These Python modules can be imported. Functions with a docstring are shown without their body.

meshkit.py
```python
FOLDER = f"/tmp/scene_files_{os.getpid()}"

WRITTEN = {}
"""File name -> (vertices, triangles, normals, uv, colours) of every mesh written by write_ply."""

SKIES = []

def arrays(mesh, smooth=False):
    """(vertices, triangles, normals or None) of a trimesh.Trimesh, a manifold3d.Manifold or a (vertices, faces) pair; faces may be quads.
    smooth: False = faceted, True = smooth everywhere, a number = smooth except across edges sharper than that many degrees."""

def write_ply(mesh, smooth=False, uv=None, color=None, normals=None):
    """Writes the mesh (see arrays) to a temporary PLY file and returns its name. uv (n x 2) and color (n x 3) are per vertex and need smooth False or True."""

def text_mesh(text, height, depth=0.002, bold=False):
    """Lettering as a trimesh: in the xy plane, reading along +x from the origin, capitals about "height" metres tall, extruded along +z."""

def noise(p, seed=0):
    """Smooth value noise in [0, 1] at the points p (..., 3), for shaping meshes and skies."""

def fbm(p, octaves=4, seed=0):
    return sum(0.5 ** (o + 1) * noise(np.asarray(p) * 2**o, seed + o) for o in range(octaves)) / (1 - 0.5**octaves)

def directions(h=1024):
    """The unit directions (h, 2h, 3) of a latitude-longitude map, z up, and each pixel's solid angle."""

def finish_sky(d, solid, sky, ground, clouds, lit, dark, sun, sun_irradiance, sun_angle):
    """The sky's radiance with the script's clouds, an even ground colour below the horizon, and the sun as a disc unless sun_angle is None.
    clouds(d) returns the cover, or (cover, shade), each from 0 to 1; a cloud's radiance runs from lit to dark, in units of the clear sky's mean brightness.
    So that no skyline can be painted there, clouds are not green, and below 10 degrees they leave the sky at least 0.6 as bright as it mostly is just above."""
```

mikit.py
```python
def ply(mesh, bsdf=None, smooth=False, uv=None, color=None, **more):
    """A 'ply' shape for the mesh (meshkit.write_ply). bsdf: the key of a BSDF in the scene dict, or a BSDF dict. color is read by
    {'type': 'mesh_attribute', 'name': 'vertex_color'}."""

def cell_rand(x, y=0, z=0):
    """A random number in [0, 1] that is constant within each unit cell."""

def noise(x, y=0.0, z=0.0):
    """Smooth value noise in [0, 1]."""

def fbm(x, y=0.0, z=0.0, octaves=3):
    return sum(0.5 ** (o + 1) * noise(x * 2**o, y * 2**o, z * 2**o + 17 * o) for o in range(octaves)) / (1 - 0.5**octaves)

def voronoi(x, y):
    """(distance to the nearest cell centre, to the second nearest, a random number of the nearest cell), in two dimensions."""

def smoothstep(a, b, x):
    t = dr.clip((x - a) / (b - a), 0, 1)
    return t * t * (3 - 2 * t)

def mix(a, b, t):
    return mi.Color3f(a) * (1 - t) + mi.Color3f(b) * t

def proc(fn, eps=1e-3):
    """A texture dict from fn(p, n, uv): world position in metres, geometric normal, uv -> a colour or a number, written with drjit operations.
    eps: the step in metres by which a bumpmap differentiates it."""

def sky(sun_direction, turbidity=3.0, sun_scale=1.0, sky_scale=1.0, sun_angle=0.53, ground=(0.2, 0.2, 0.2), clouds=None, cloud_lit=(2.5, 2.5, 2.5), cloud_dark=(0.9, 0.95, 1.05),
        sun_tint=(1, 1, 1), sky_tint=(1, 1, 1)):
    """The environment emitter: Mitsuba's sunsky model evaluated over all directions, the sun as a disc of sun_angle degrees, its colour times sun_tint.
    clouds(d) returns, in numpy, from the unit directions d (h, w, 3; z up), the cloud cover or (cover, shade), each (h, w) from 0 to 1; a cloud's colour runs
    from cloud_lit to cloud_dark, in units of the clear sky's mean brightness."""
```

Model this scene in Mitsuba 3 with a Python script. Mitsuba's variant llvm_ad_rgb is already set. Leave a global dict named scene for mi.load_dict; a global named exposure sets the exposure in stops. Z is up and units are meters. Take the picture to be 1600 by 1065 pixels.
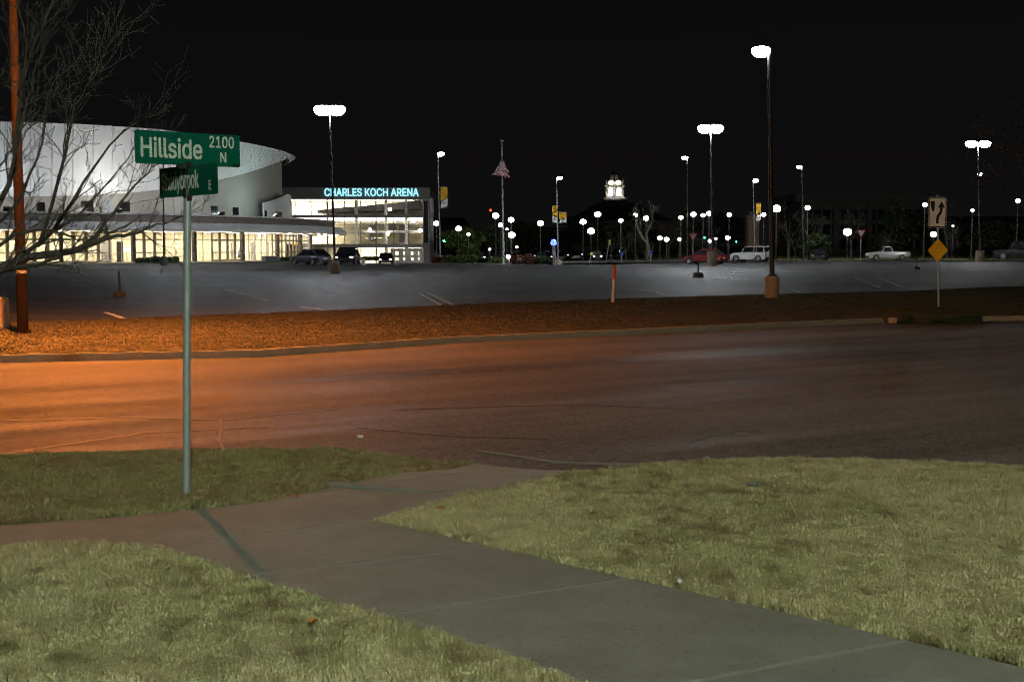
import math, random
import numpy as np
import trimesh
import shapely
import shapely.geometry as sg
import mitsuba as mi
import drjit as dr
import mikit, meshkit
from mikit import noise, fbm, smoothstep, mix

T = mi.ScalarTransform4f
PI = math.pi
rng = np.random.default_rng(7)
random.seed(7)

# ------------------------------------------------------------------ camera, sky, exposure
scene, labels = {}, {}
exposure = 0.0
F, CX, CY, HOR, EYE = 1900.0, 800.0, 532.5, 385.0, 1.7
PITCH = math.atan((CY - HOR) / F)
scene['camera'] = {'type': 'perspective', 'fov': math.degrees(2 * math.atan(800 / F)), 'fov_axis': 'x', 'near_clip': 0.1, 'far_clip': 6000.0,
                   'to_world': T().look_at(origin=[0, 0, EYE], target=[0, math.cos(PITCH), EYE - math.sin(PITCH)], up=[0, 0, 1])}
scene['sky'] = {**mikit.sky((0.2, 0.9, 0.4), sun_scale=0.0, sky_scale=0.1, clouds=lambda d: (np.ones(d.shape[:2]), np.clip(d[..., 2] / .35, 0, 1) ** .6), cloud_lit=(0.66, 0.58, 0.60), cloud_dark=(0.44, 0.42, 0.48)), 'sampling_weight': 0.25}

def ray(px, py):
    dx, dy = (px - CX) / F, (CY - py) / F
    c, s = math.cos(PITCH), math.sin(PITCH)
    return np.array([dx, c + dy * s, dy * c - s])
def P(px, py, z=0.0):           # where a sight line meets the level z
    d = ray(px, py); t = (z - EYE) / d[2]
    return np.array([d[0] * t, d[1] * t])
def PY(px, py, Y):              # where a sight line reaches the distance Y
    d = ray(px, py); t = Y / d[1]
    return np.array([d[0] * t, Y, EYE + d[2] * t])
def proj(p):
    c, s = math.cos(PITCH), math.sin(PITCH)
    x, y, z = p[0], p[1], p[2] - EYE
    w = y * c - z * s; v = y * s + z * c
    return CX + F * x / w, CY - F * v / w
def sst(a, b, x):
    t = np.clip((np.asarray(x, float) - a) / (b - a), 0, 1); return t * t * (3 - 2 * t)
def terr(x, y):                 # the car park falls gently towards the glass pavilion
    return -0.9 * sst(112, 180, y) * sst(-32, -22, x) * (1 - sst(2, 30, x))

# ------------------------------------------------------------------ materials
def rgb(c): return {'type': 'rgb', 'value': [float(v) for v in c]}
def mat(name, color, rough=0.6, metallic=0.0, spec=0.5, two=True, **kw):
    b = {'type': 'principled', 'base_color': color if isinstance(color, dict) else rgb(color), 'roughness': rough, 'metallic': metallic, 'specular': spec, **kw}
    scene[name] = {'type': 'twosided', 'bsdf': b} if two else b
    return name
def bumped(name, color, rough, fn, scale, eps=2e-3, spec=0.5):
    scene[name] = {'type': 'twosided', 'bsdf': {'type': 'bumpmap', 'scale': scale, 'arbitrary': mikit.proc(fn, eps),
                   'bsdf': {'type': 'principled', 'base_color': color, 'roughness': rough, 'specular': spec}}}
    return name
RD = P(1390, 497, -.12) - P(0, 556, -.12); RD = RD / np.linalg.norm(RD)
def road_col(p, n, uv):
    u = p.x * float(RD[0]) + p.y * float(RD[1]); v = -p.x * float(RD[1]) + p.y * float(RD[0])
    streak = fbm(u * .12, v * 2.2, 3.0, octaves=4)
    blot = fbm(p.x * .35, p.y * .35, 9.0, octaves=4)
    fine = noise(p.x * 55, p.y * 55, 1.0)
    track = noise(v * .75, u * .03, 5.0)
    t = .070 + .075 * (streak - .5) + .06 * (blot - .5) + .06 * (fine - .5) + .035 * (noise(p.x * 24, p.y * 24, 6.0) - .5) + .035 * (track - .5)
    t = dr.maximum(t, .02)
    return mix((1.0, .96, .93), (1.0, .9, .82), blot) * t
def road_rough(p, n, uv):
    v = -p.x * float(RD[1]) + p.y * float(RD[0]); u = p.x * float(RD[0]) + p.y * float(RD[1])
    return .50 + .35 * fbm(u * .15, v * 1.6, 7.0, octaves=3)
def gritty(p, n, uv): return .6 * noise(p.x * 40, p.y * 40, p.z * 40) + .4 * noise(p.x * 110, p.y * 110, p.z * 110)
def road_relief(p, n, uv):
    u = p.x * float(RD[0]) + p.y * float(RD[1]); v = -p.x * float(RD[1]) + p.y * float(RD[0])
    return gritty(p, n, uv) + 2.4 * fbm(v * 1.5, u * .07, 2.0, octaves=2) + .8 * noise(p.x * 9, p.y * 9, 4.0)
scene['m_road'] = {'type': 'twosided', 'bsdf': {'type': 'bumpmap', 'scale': .006, 'arbitrary': mikit.proc(road_relief, 3e-3),
                   'bsdf': {'type': 'principled', 'base_color': mikit.proc(road_col), 'roughness': mikit.proc(road_rough), 'specular': .32}}}
def lot_col(p, n, uv):
    a = fbm(p.x * .06, p.y * .22, 2.0, octaves=4); b = fbm(p.x * .9, p.y * .9, 4.0, octaves=3); f = noise(p.x * 30, p.y * 30, 1.0)
    return mix((.020, .0195, .021), (.050, .0485, .050), smoothstep(.25, .75, .55 * a + .3 * b + .15 * f))
scene['m_lot'] = {'type': 'twosided', 'bsdf': {'type': 'principled', 'base_color': mikit.proc(lot_col), 'roughness': .62, 'specular': .4}}
def conc_col(p, n, uv):
    a = fbm(p.x * .8, p.y * .8, p.z + 3, octaves=4); b = fbm(p.x * 6, p.y * 6, p.z * 6 + 1, octaves=3); f = noise(p.x * 90, p.y * 90, p.z * 90)
    st = smoothstep(.56, .72, fbm(p.x * 1.7 + 9, p.y * 1.7, 8.0, octaves=4))
    pit = smoothstep(.80, .90, noise(p.x * 70, p.y * 70, 7.0))
    return mix((.080, .085, .076), (.205, .212, .196), .5 * a + .3 * b + .2 * f) * (1 - .15 * pit) * (1 - .10 * st)
bumped('m_concrete', mikit.proc(conc_col), .8, gritty, .004)
def base_col(p, n, uv):
    return mix((.33, .25, .17), (.46, .36, .26), fbm(p.x * 3, p.y * 3, p.z * 3, octaves=3)) * (.85 + .3 * noise(p.x * 30, p.y * 30, p.z * 30))
mat('m_cast', mikit.proc(base_col), .85)
def soil_col(p, n, uv):
    return mix((.10, .088, .042), (.19, .165, .085), fbm(p.x * 2.5, p.y * 2.5, p.z, octaves=4)) * (.7 + .6 * noise(p.x * 60, p.y * 60, 3.0))
mat('m_soil', mikit.proc(soil_col), .95, spec=.1)
def thatch_col(p, n, uv):
    return mix((.13, .12, .06), (.34, .32, .18), fbm(p.x * 9, p.y * 9, p.z, octaves=4)) * (.8 + .4 * noise(p.x * 60, p.y * 60, 3.0))
mat('m_thatch', mikit.proc(thatch_col), .95, spec=.1)
mat('m_verge_soil', mikit.proc(lambda p, n, uv: mix((.050, .044, .028), (.085, .076, .048), fbm(p.x * 3, p.y * 3, 1.0, octaves=4))), .95, spec=.05)
def grass_col(p, n, uv):
    a = fbm(p.x * .9, p.y * .9, 5.0, octaves=4); b = noise(p.x * 45, p.y * 45, 2.0); c = fbm(p.x * 5 + 30, p.y * 5, 2.0, octaves=3)
    dry = mix((.42, .39, .215), (.58, .55, .35), b)
    grn = mix((.33, .335, .165), (.48, .485, .275), b)
    d = fbm(p.x * 8, p.y * 8, 6.0, octaves=3)
    return mix(mix(dry, grn, smoothstep(.32, .68, .55 * a + .45 * c)), (.20, .165, .085), .75 * smoothstep(.50, .74, .65 * d + .35 * a))
scene['m_grass'] = {'type': 'twosided', 'bsdf': {'type': 'diffuse', 'reflectance': mikit.proc(grass_col)}}
def strip_col(p, n, uv):
    a = fbm(p.x * .9, p.y * 1.6, 7.0, octaves=4); b = noise(p.x * 45, p.y * 45, 2.0)
    return mix(mix((.20, .165, .09), (.36, .31, .18), b), mix((.22, .215, .10), (.36, .36, .19), b), smoothstep(.4, .62, a))
scene['m_grass_brown'] = {'type': 'twosided', 'bsdf': {'type': 'diffuse', 'reflectance': mikit.proc(strip_col)}}
def verge_col(p, n, uv):
    a = fbm(p.x * .7, p.y * .7, 5.0, octaves=4); b = noise(p.x * 45, p.y * 45, 2.0)
    return mix(mix((.065, .058, .036), (.11, .098, .062), b), mix((.045, .045, .026), (.08, .076, .044), b), smoothstep(.35, .65, a))
scene['m_verge'] = {'type': 'twosided', 'bsdf': {'type': 'diffuse', 'reflectance': mikit.proc(verge_col)}}
def field_col(p, n, uv):
    return mix((.035, .035, .014), (.09, .085, .035), fbm(p.x * .15, p.y * .15, 2.0, octaves=4))
mat('m_field', mikit.proc(field_col), .95, spec=.1)
def bark_col(p, n, uv):
    return mix((.045, .042, .038), (.12, .112, .10), fbm(p.x * 14, p.y * 14, p.z * 5, octaves=3))
mat('m_bark', mikit.proc(bark_col), .9, spec=.2)
mat('m_pale_bark', (.22, .20, .16), .9, spec=.2)
def rust_col(p, n, uv):
    return mix((.007, .005, .004), (.016, .0105, .009), fbm(p.x * 9, p.y * 9, p.z * 1.3, octaves=4))
mat('m_pole_brown', mikit.proc(rust_col), .85, spec=.04)
def galv_col(p, n, uv):
    return mix((.30, .37, .40), (.46, .54, .57), fbm(p.x * 30, p.y * 30, p.z * 14, octaves=4)) * (.92 + .16 * noise(p.x * 200, p.y * 200, p.z * 200))
mat('m_galv', mikit.proc(galv_col), .45, metallic=.45)
mat('m_dark_metal', (.02, .02, .022), .4)
mat('m_bronze', (.05, .045, .04), .4)
mat('m_grey_metal', (.32, .33, .36), .45, metallic=.3)
mat('m_white', (.75, .75, .73), .5)
mat('m_sign_green', (.0, .088, .058), .22, clearcoat=.5, clearcoat_gloss=.85)
mat('m_sign_letter', (.46, .54, .54), .35)
mat('m_black', (.01, .01, .01), .5)
mat('m_sign_white', (.85, .83, .80), .4)
mat('m_sign_yellow', (.95, .50, .01), .4)
mat('m_reflector', (.9, .62, .05), .15)
mat('m_orange', (.62, .12, .03), .45)
mat('m_pale_tube', (.78, .72, .68), .45)
mat('m_red', (.45, .03, .03), .4)
def clad_col(p, n, uv):
    return mix((.62, .63, .62), (.74, .75, .74), fbm(p.x * .5, p.y * .5, p.z * .7, octaves=3)) * (.97 + .05 * noise(p.z * 2.2, 0, 0))
mat('m_cladding', mikit.proc(clad_col), .5)
mat('m_stucco', (.36, .335, .30), .8)
mat('m_fascia', (.16, .135, .12), .6)
mat('m_band', (.78, .80, .83), .5)
mat('m_soffit', (.55, .46, .30), .7)
mat('m_cream', (.72, .68, .55), .7)
mat('m_frame', (.30, .27, .21), .6)
mat('m_white_wall', (.80, .78, .72), .7)
mat('m_grey_frame', (.30, .29, .31), .55)
mat('m_fascia_grey', (.16, .155, .155), .6)
mat('m_window_dark', (.01, .01, .012), .12)
mat('m_carglass', (.012, .014, .016), .06)
mat('m_tyre', (.018, .018, .018), .85)
mat('m_rim', (.5, .5, .52), .3, metallic=.8)
for nm, c in dict(blue=(.012, .022, .045), red=(.10, .008, .007), white=(.70, .70, .70), pickup=(.66, .67, .66), black=(.005, .006, .008), silver=(.4, .4, .42)).items():
    mat('m_paint_' + nm, c, .3, clearcoat=1.0, clearcoat_gloss=.95)
mat('m_taillight', (.45, .01, .01), .2)
mat('m_headlamp', (.8, .8, .8), .1)
mat('m_plate', (.6, .62, .65), .5)
def brick_col(p, n, uv):
    return mix((.22, .14, .09), (.34, .23, .16), noise(p.x * 5, p.y * 5, p.z * 12))
mat('m_brick', mikit.proc(brick_col), .85)
mat('m_building', (.095, .088, .078), .85)
mat('m_roof', (.05, .05, .055), .7)
mat('m_banner', (.75, .42, .02), .7)
mat('m_banner_white', (.8, .8, .8), .7)
mat('m_leaf_dark', (.035, .05, .022), .7, spec=.2)
mat('m_leaf_green', (.07, .105, .022), .7, spec=.2)
mat('m_leaf_red', (.11, .05, .035), .7, spec=.2)
mat('m_leaf_fallen', (.36, .15, .04), .7, spec=.2)
mat('m_paint_line', (.42, .42, .40), .6)
mat('m_tar', (.035, .031, .029), .6)
mat('m_blue_sign', (.02, .08, .5), .4)
mat('m_pink', (.75, .35, .3), .5)
mat('m_lime', (.5, .55, .12), .5)
scene['m_pane'] = {'type': 'thindielectric', 'int_ior': 1.5}
def flag_col(p, n, uv):
    st_ = dr.floor(uv.y * 13); s = dr.select(st_ - 2 * dr.floor(st_ * .5) < .5, mi.Float(1), mi.Float(0))
    c = mix((.80, .78, .78), (.56, .22, .25), s)
    canton = (uv.x < .4) & (uv.y > 6 / 13)
    gx, gy = uv.x * 27.5 - dr.floor(uv.x * 27.5) - .5, uv.y * 19 - dr.floor(uv.y * 19) - .5
    star = gx * gx + gy * gy < .06
    b = mix((.02, .03, .14), (.75, .75, .75), dr.select(star, mi.Float(1), mi.Float(0)))
    return dr.select(canton, b, c)
mat('m_flag', mikit.proc(flag_col), .8, spec=.2)

# ------------------------------------------------------------------ mesh helpers
def box(sx, sy, sz, c=(0, 0, 0)):
    m = trimesh.creation.box((sx, sy, sz)); m.apply_translation(c); return m
def bx(x0, x1, y0, y1, z0, z1): return box(x1 - x0, y1 - y0, z1 - z0, ((x0 + x1) / 2, (y0 + y1) / 2, (z0 + z1) / 2))
def cat(*ms):
    ms = [m for m in ms if m is not None]
    return trimesh.util.concatenate(ms)
def tube(pts, radii, sides=6, caps=True):
    p = np.asarray(pts, float); n = len(p)
    r = np.broadcast_to(np.asarray(radii, float), (n,))
    t = np.gradient(p, axis=0); t /= np.linalg.norm(t, axis=1, keepdims=True) + 1e-12
    up = np.where(np.abs(t[:, 2:]) < .9, [[0, 0, 1.0]], [[1.0, 0, 0]])
    if np.abs(t[:, 2]).min() < .9 <= np.abs(t[:, 2]).max(): up = np.tile([[.3, .9, .1]], (n, 1))
    a = np.cross(t, up); a /= np.linalg.norm(a, axis=1, keepdims=True) + 1e-12
    b = np.cross(t, a); g = np.arange(sides) * 2 * PI / sides
    v = p[:, None] + r[:, None, None] * (np.cos(g)[None, :, None] * a[:, None] + np.sin(g)[None, :, None] * b[:, None])
    i, j = np.meshgrid(np.arange(n - 1), np.arange(sides), indexing='ij')
    q = np.stack([i * sides + j, i * sides + (j + 1) % sides, (i + 1) * sides + (j + 1) % sides, (i + 1) * sides + j], -1).reshape(-1, 4)
    f = np.vstack([q[:, [0, 1, 2]], q[:, [0, 2, 3]]]); v = v.reshape(-1, 3)
    if caps:
        k = np.arange(1, sides - 1)
        f = np.vstack([f, np.stack([0 * k, k + 1, k], 1), (n - 1) * sides + np.stack([0 * k, k, k + 1], 1)])
    m = trimesh.Trimesh(v, f, process=False)
    return m
def cyl(r, z0, z1, x=0, y=0, sides=12, r2=None):
    return tube([(x, y, z0), (x, y, z1)], [r, r if r2 is None else r2], sides)
def lathe(prof, sides=20, a0=0.0, a1=2 * PI):
    prof = np.asarray(prof, float); n = len(prof); full = abs(a1 - a0 - 2 * PI) < 1e-6
    ang = np.linspace(a0, a1, sides + 1)
    v = np.stack([prof[None, :, 0] * np.cos(ang)[:, None], prof[None, :, 0] * np.sin(ang)[:, None], np.broadcast_to(prof[None, :, 1], (sides + 1, n))], -1).reshape(-1, 3)
    i, j = np.meshgrid(np.arange(sides), np.arange(n - 1), indexing='ij')
    q = np.stack([i * n + j, (i + 1) * n + j, (i + 1) * n + j + 1, i * n + j + 1], -1).reshape(-1, 4)
    m = trimesh.Trimesh(v, np.vstack([q[:, [0, 1, 2]], q[:, [0, 2, 3]]]), process=False)
    return m
def ball(r, c=(0, 0, 0), sub=2):
    m = trimesh.creation.icosphere(subdivisions=sub, radius=r); m.apply_translation(c); return m
def prism(poly, h, z0=0.0):
    ps = [poly] if poly.geom_type == 'Polygon' else [g for g in poly.geoms if g.geom_type == 'Polygon']
    out = []
    for g in ps:
        if g.area < 1e-7: continue
        m = trimesh.creation.extrude_polygon(g, h, engine='earcut'); m.apply_translation((0, 0, z0)); out.append(m)
    return cat(*out)
def upright(m):                 # from the xy plane to the xz plane, front towards -y
    m = m.copy(); m.apply_transform(np.array([[1, 0, 0, 0], [0, 0, -1, 0], [0, 1, 0, 0], [0, 0, 0, 1.0]])); return m
def moved(m, x=0, y=0, z=0, rz=0):
    m = m.copy()
    if rz: m.apply_transform(trimesh.transformations.rotation_matrix(rz, (0, 0, 1)))
    m.apply_translation((x, y, z)); return m
def letters(m):     # one mesh per letter: pieces that overlap across the line (a dot and its stem) stay together
    cs = sorted(m.split(only_watertight=False), key=lambda c: c.bounds[0][0]); out = []
    for c in cs:
        if out and c.bounds[0][0] < out[-1].bounds[1][0] - .25 * (c.bounds[1][0] - c.bounds[0][0]): out[-1] = cat(out[-1], c)
        else: out.append(c)
    return out
def poly(pts): return sg.Polygon([tuple(p) for p in pts]).buffer(0)

used = {}
def numbered(name):
    n = used.get(name, 0); used[name] = n + 1
    return name if n == 0 else f'{name}_{n:03d}'
def tag(key, label=None, cat_=None, group=None, kind=None):
    d = labels.setdefault(key, {})
    if label: d['label'] = label
    if cat_: d['category'] = cat_
    if group: d['group'] = group
    if kind: d['kind'] = kind
def put(key, mesh, m, smooth=False, emit=None, weight=1.0, **kw):
    s = mikit.ply(mesh, m, smooth=smooth, **kw) if not isinstance(mesh, dict) else dict(mesh)
    if emit is not None:
        s['emitter'] = {'type': 'area', 'radiance': rgb(emit), 'sampling_weight': float(weight)}
    scene[key] = s; return key
def thing(name, label, cat_, group=None):
    k = numbered(name); tag(k, label, cat_, group); return k
def part(parent, name, mesh, m, smooth=False, emit=None, weight=1.0, **kw):
    return put(numbered(parent + '__' + name), mesh, m, smooth, emit, weight, **kw)
def struct(name, mesh, m, smooth=False, **kw):
    k = numbered(name); put(k, mesh, m, smooth, **kw); tag(k, kind='structure'); return k
def text(s, h, width=None, depth=.004, bold=False):
    m = meshkit.text_mesh(s, h, depth, bold); m = m.copy()
    m.apply_translation((-m.bounds[0][0], 0, 0))
    if width: m.apply_scale((width / m.bounds[1][0], 1, 1))
    return m

# ------------------------------------------------------------------ the ground, the road, the lawns
def grid(xs, ys, z, dz=0.0):
    X, Y = np.meshgrid(xs, ys) if np.ndim(ys) == 1 else (np.broadcast_to(xs, ys.shape), ys)
    v = np.stack([X, Y, z(X, Y) + dz], -1); h, w = X.shape; v = v.reshape(-1, 3)
    i, j = np.meshgrid(np.arange(h - 1), np.arange(w - 1), indexing='ij'); q = np.stack([i * w + j, i * w + j + 1, (i + 1) * w + j + 1, (i + 1) * w + j], -1).reshape(-1, 4)
    return trimesh.Trimesh(v, np.vstack([q[:, [0, 1, 2]], q[:, [0, 2, 3]]]), process=False)
gx = np.concatenate([np.linspace(-3000, -120, 8), np.linspace(-100, 100, 81), np.linspace(120, 3000, 8)])
gy = np.concatenate([np.linspace(-1500, -40, 5), np.linspace(-30, 110, 20), np.linspace(114, 200, 40), np.linspace(220, 3500, 14)])
struct('ground', grid(gx, gy, terr, -.22), 'm_field', smooth=True)
struct('road', grid(np.linspace(-90, 90, 7), np.linspace(2, 46, 4), lambda x, y: 0 * x, -.12), 'm_road')

strip_edge = [(-300, 842), (0, 820), (200, 805), (330, 793), (400, 785), (500, 765), (640, 733), (740, 704)]
strip_top = [(740, 703), (520, 702), (250, 704), (0, 712), (-300, 716)]
right_low = [(585, 812), (870, 878), (1200, 950), (1600, 1042), (1900, 1120)]
right_top = [(585, 812), (720, 775), (880, 741), (1050, 722), (1200, 716), (1400, 720), (1600, 730), (1900, 752)]
left_edge = [(-400, 868), (0, 855), (150, 848), (240, 853), (330, 880), (430, 915), (600, 965), (760, 1015), (900, 1065), (1150, 1150)]
W = lambda pts, z=0.0: [P(x, y, z) for x, y in pts]
strip_poly = poly(W(strip_edge) + W(strip_top))
right_poly = poly(W(right_low) + [np.array([7.0, 4.5])] + W(right_top)[::-1])
left_poly = poly(W(left_edge) + [np.array([1.6, 1.5]), np.array([-8, 1.5])])
walk_poly = poly(W(strip_edge) + W([(865, 719), (1048, 723)]) + W(right_top)[2::-1] + W(right_low)[1:] + [np.array([4.5, 2.2]), np.array([2.2, 2.2])] + W(left_edge)[::-1])
walk_poly = walk_poly.difference(sg.MultiPolygon([strip_poly, right_poly, left_poly]).buffer(0))
def ramp(y): return -.105 * sst(8.9, 9.9, y)
joints = [((385, 836), (585, 812)), ((430, 894), (800, 850)), ((600, 961), (985, 903)), ((1060, 1069), (1420, 999)), ((505, 757), (770, 772)), ((525, 766), (815, 724)), ((-120, 870), (-60, 815))]
cuts = []
for a, b in joints:
    a, b = P(*a), P(*b); d = (b - a) / np.linalg.norm(b - a)
    cuts.append(sg.LineString([a - d * .25, b + d * .25]).buffer(.011, cap_style=2))
panels = walk_poly.difference(shapely.union_all(cuts)).buffer(-.001)
tag('sidewalk', kind='structure')
walk_base = prism(walk_poly, .03, -.0315).subdivide_to_size(.6)
walk_base.vertices[:, 2] += ramp(walk_base.vertices[:, 1]); mat('m_joint', (.18, .18, .165), .9); put('sidewalk', walk_base, 'm_joint')
for g in getattr(panels, 'geoms', [panels]):
    if g.area < .02: continue
    top = g.buffer(-.008, join_style=2)
    m = prism(g, .052, -.06)
    m2 = prism(top, .012, -.012)
    m = cat(m, m2).subdivide_to_size(.4, max_iter=14) if False else cat(m, m2)
    m = trimesh.Trimesh(*trimesh.remesh.subdivide_to_size(m.vertices, m.faces, .45, max_iter=16))
    m.vertices[:, 2] += ramp(m.vertices[:, 1]) + .004 * meshkit.noise(np.c_[m.vertices[:, :2] * .7, 0 * m.vertices[:, 2]])
    part('sidewalk', 'concrete_panel', m, 'm_concrete')
a, b = P(510, 758), P(690, 770); c = P(610, 766)
lip = tube([(*a, ramp(a[1]) + .004), (*c, ramp(c[1]) + .006), (*b, ramp(b[1]))], [.03, .022, .012], 7)
part('sidewalk', 'broken_edge', lip, 'm_concrete')

def kerb(pts, w, z0, z1, m):
    return struct('kerb', prism(sg.LineString(pts).buffer(w / 2, cap_style=2), z1 - z0, z0), m)
kk_ = trimesh.Trimesh(*(lambda m: trimesh.remesh.subdivide_to_size(m.vertices, m.faces, .4, max_iter=16))(prism(sg.LineString(W(strip_top)).buffer(.07, cap_style=2), .302, -.3))); kk_.vertices[:, 2] += ramp(kk_.vertices[:, 1]) * sst(-1.5, -.6, kk_.vertices[:, 0]); struct('kerb', kk_, 'm_concrete')
kerb(W(right_top)[3:], .14, -.3, .002, 'm_concrete')
gutter = [P(745, 702, -.1), P(800, 709, -.1), P(865, 719, -.1), P(955, 722, -.1), P(1048, 723, -.1)]
kerb(gutter, .05, -.3, -.108, 'm_concrete')

verge_near = [(-400, 566), (0, 554), (400, 546), (700, 526), (1000, 513), (1240, 502), (1390, 496), (1600, 493), (1850, 490)]
verge_far = [(1850, 438), (1600, 447), (1420, 455), (1200, 460), (1000, 466), (760, 474), (560, 484), (300, 494), (60, 503), (-400, 512)]
verge_poly = poly(W(verge_near) + W(verge_far))
kerb(W(verge_near), .16, -.3, .0, 'm_cast')
struct('verge', prism(verge_poly, .3, -.292), 'm_verge_soil')
def lawn_dip(x, y): return ramp(y) * sst(-1.5, -.6, x) * (1 - sst(.1, .9, x))
for nm, g in (('lawn_strip', strip_poly), ('lawn_corner', right_poly), ('lawn_front', left_poly)):
    lm = prism(g, .3, -.31); lm = trimesh.Trimesh(*trimesh.remesh.subdivide_to_size(lm.vertices, lm.faces, .5, max_iter=16))
    lm.vertices[:, 2] += lawn_dip(lm.vertices[:, 0], lm.vertices[:, 1]); struct(nm, lm, 'm_soil' if nm == 'lawn_strip' else 'm_thatch')

def blades(area, n, h, w, seed, dens=None, lean=.9, zf=None):
    r = np.random.default_rng(seed); x0, y0, x1, y1 = area.bounds; pts = np.zeros((0, 2))
    while len(pts) < n:
        q = np.c_[r.uniform(x0, x1, 4 * n), r.uniform(y0, y1, 4 * n)]
        if dens is not None: q = q[r.random(len(q)) < dens(q[:, 0], q[:, 1])]
        pts = np.vstack([pts, q[shapely.contains_xy(area, q[:, 0], q[:, 1])]])
    pts = pts[:n]
    clump = meshkit.fbm(np.c_[pts * 3.0, np.full(n, 2.0)], 3); fine = meshkit.noise(np.c_[pts * 11.0, np.full(n, 4.0)])
    hh = h * (.5 + .8 * r.random(n)) * (.35 + .5 * clump * .8 + 1.0 * fine)
    az = 2 * PI * r.random(n) * .72 + 7 * meshkit.noise(np.c_[pts * 6.5, np.full(n, 9.0)])
    ln = lean * (.25 + r.random(n)); ww = w * (.6 + .8 * r.random(n))
    d = np.c_[np.cos(az), np.sin(az)]; s = np.c_[-d[:, 1], d[:, 0]]
    z = np.zeros(n) if zf is None else zf(pts[:, 0], pts[:, 1])
    def row(f, wf, zz): 
        c = pts + d * (hh * ln * f)[:, None]
        return np.c_[c - s * (ww * wf)[:, None], z + zz], np.c_[c + s * (ww * wf)[:, None], z + zz]
    a0, a1 = row(0, .5, -.006 + 0 * hh); b0, b1 = row(.45, .42, hh * .62)
    tip = np.c_[pts + d * (hh * ln * 1.25)[:, None], z + hh * (.9 - .35 * np.minimum(ln, 1.2))]
    v = np.stack([a0, a1, b0, b1, tip], 1).reshape(-1, 3); k = np.arange(n)[:, None] * 5
    f = np.vstack([k + [0, 1, 3], k + [0, 3, 2], k + [2, 3, 4]])
    return trimesh.Trimesh(v, f, process=False)
def grass(name, label, *a, m='m_grass', **kw):
    k = numbered(name); put(k, blades(*a, **kw), m); tag(k, label, 'grass', kind='stuff')
near = lambda x, y: np.clip((5.0 / np.hypot(x, y)) ** 1.6, 0, 1)
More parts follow.
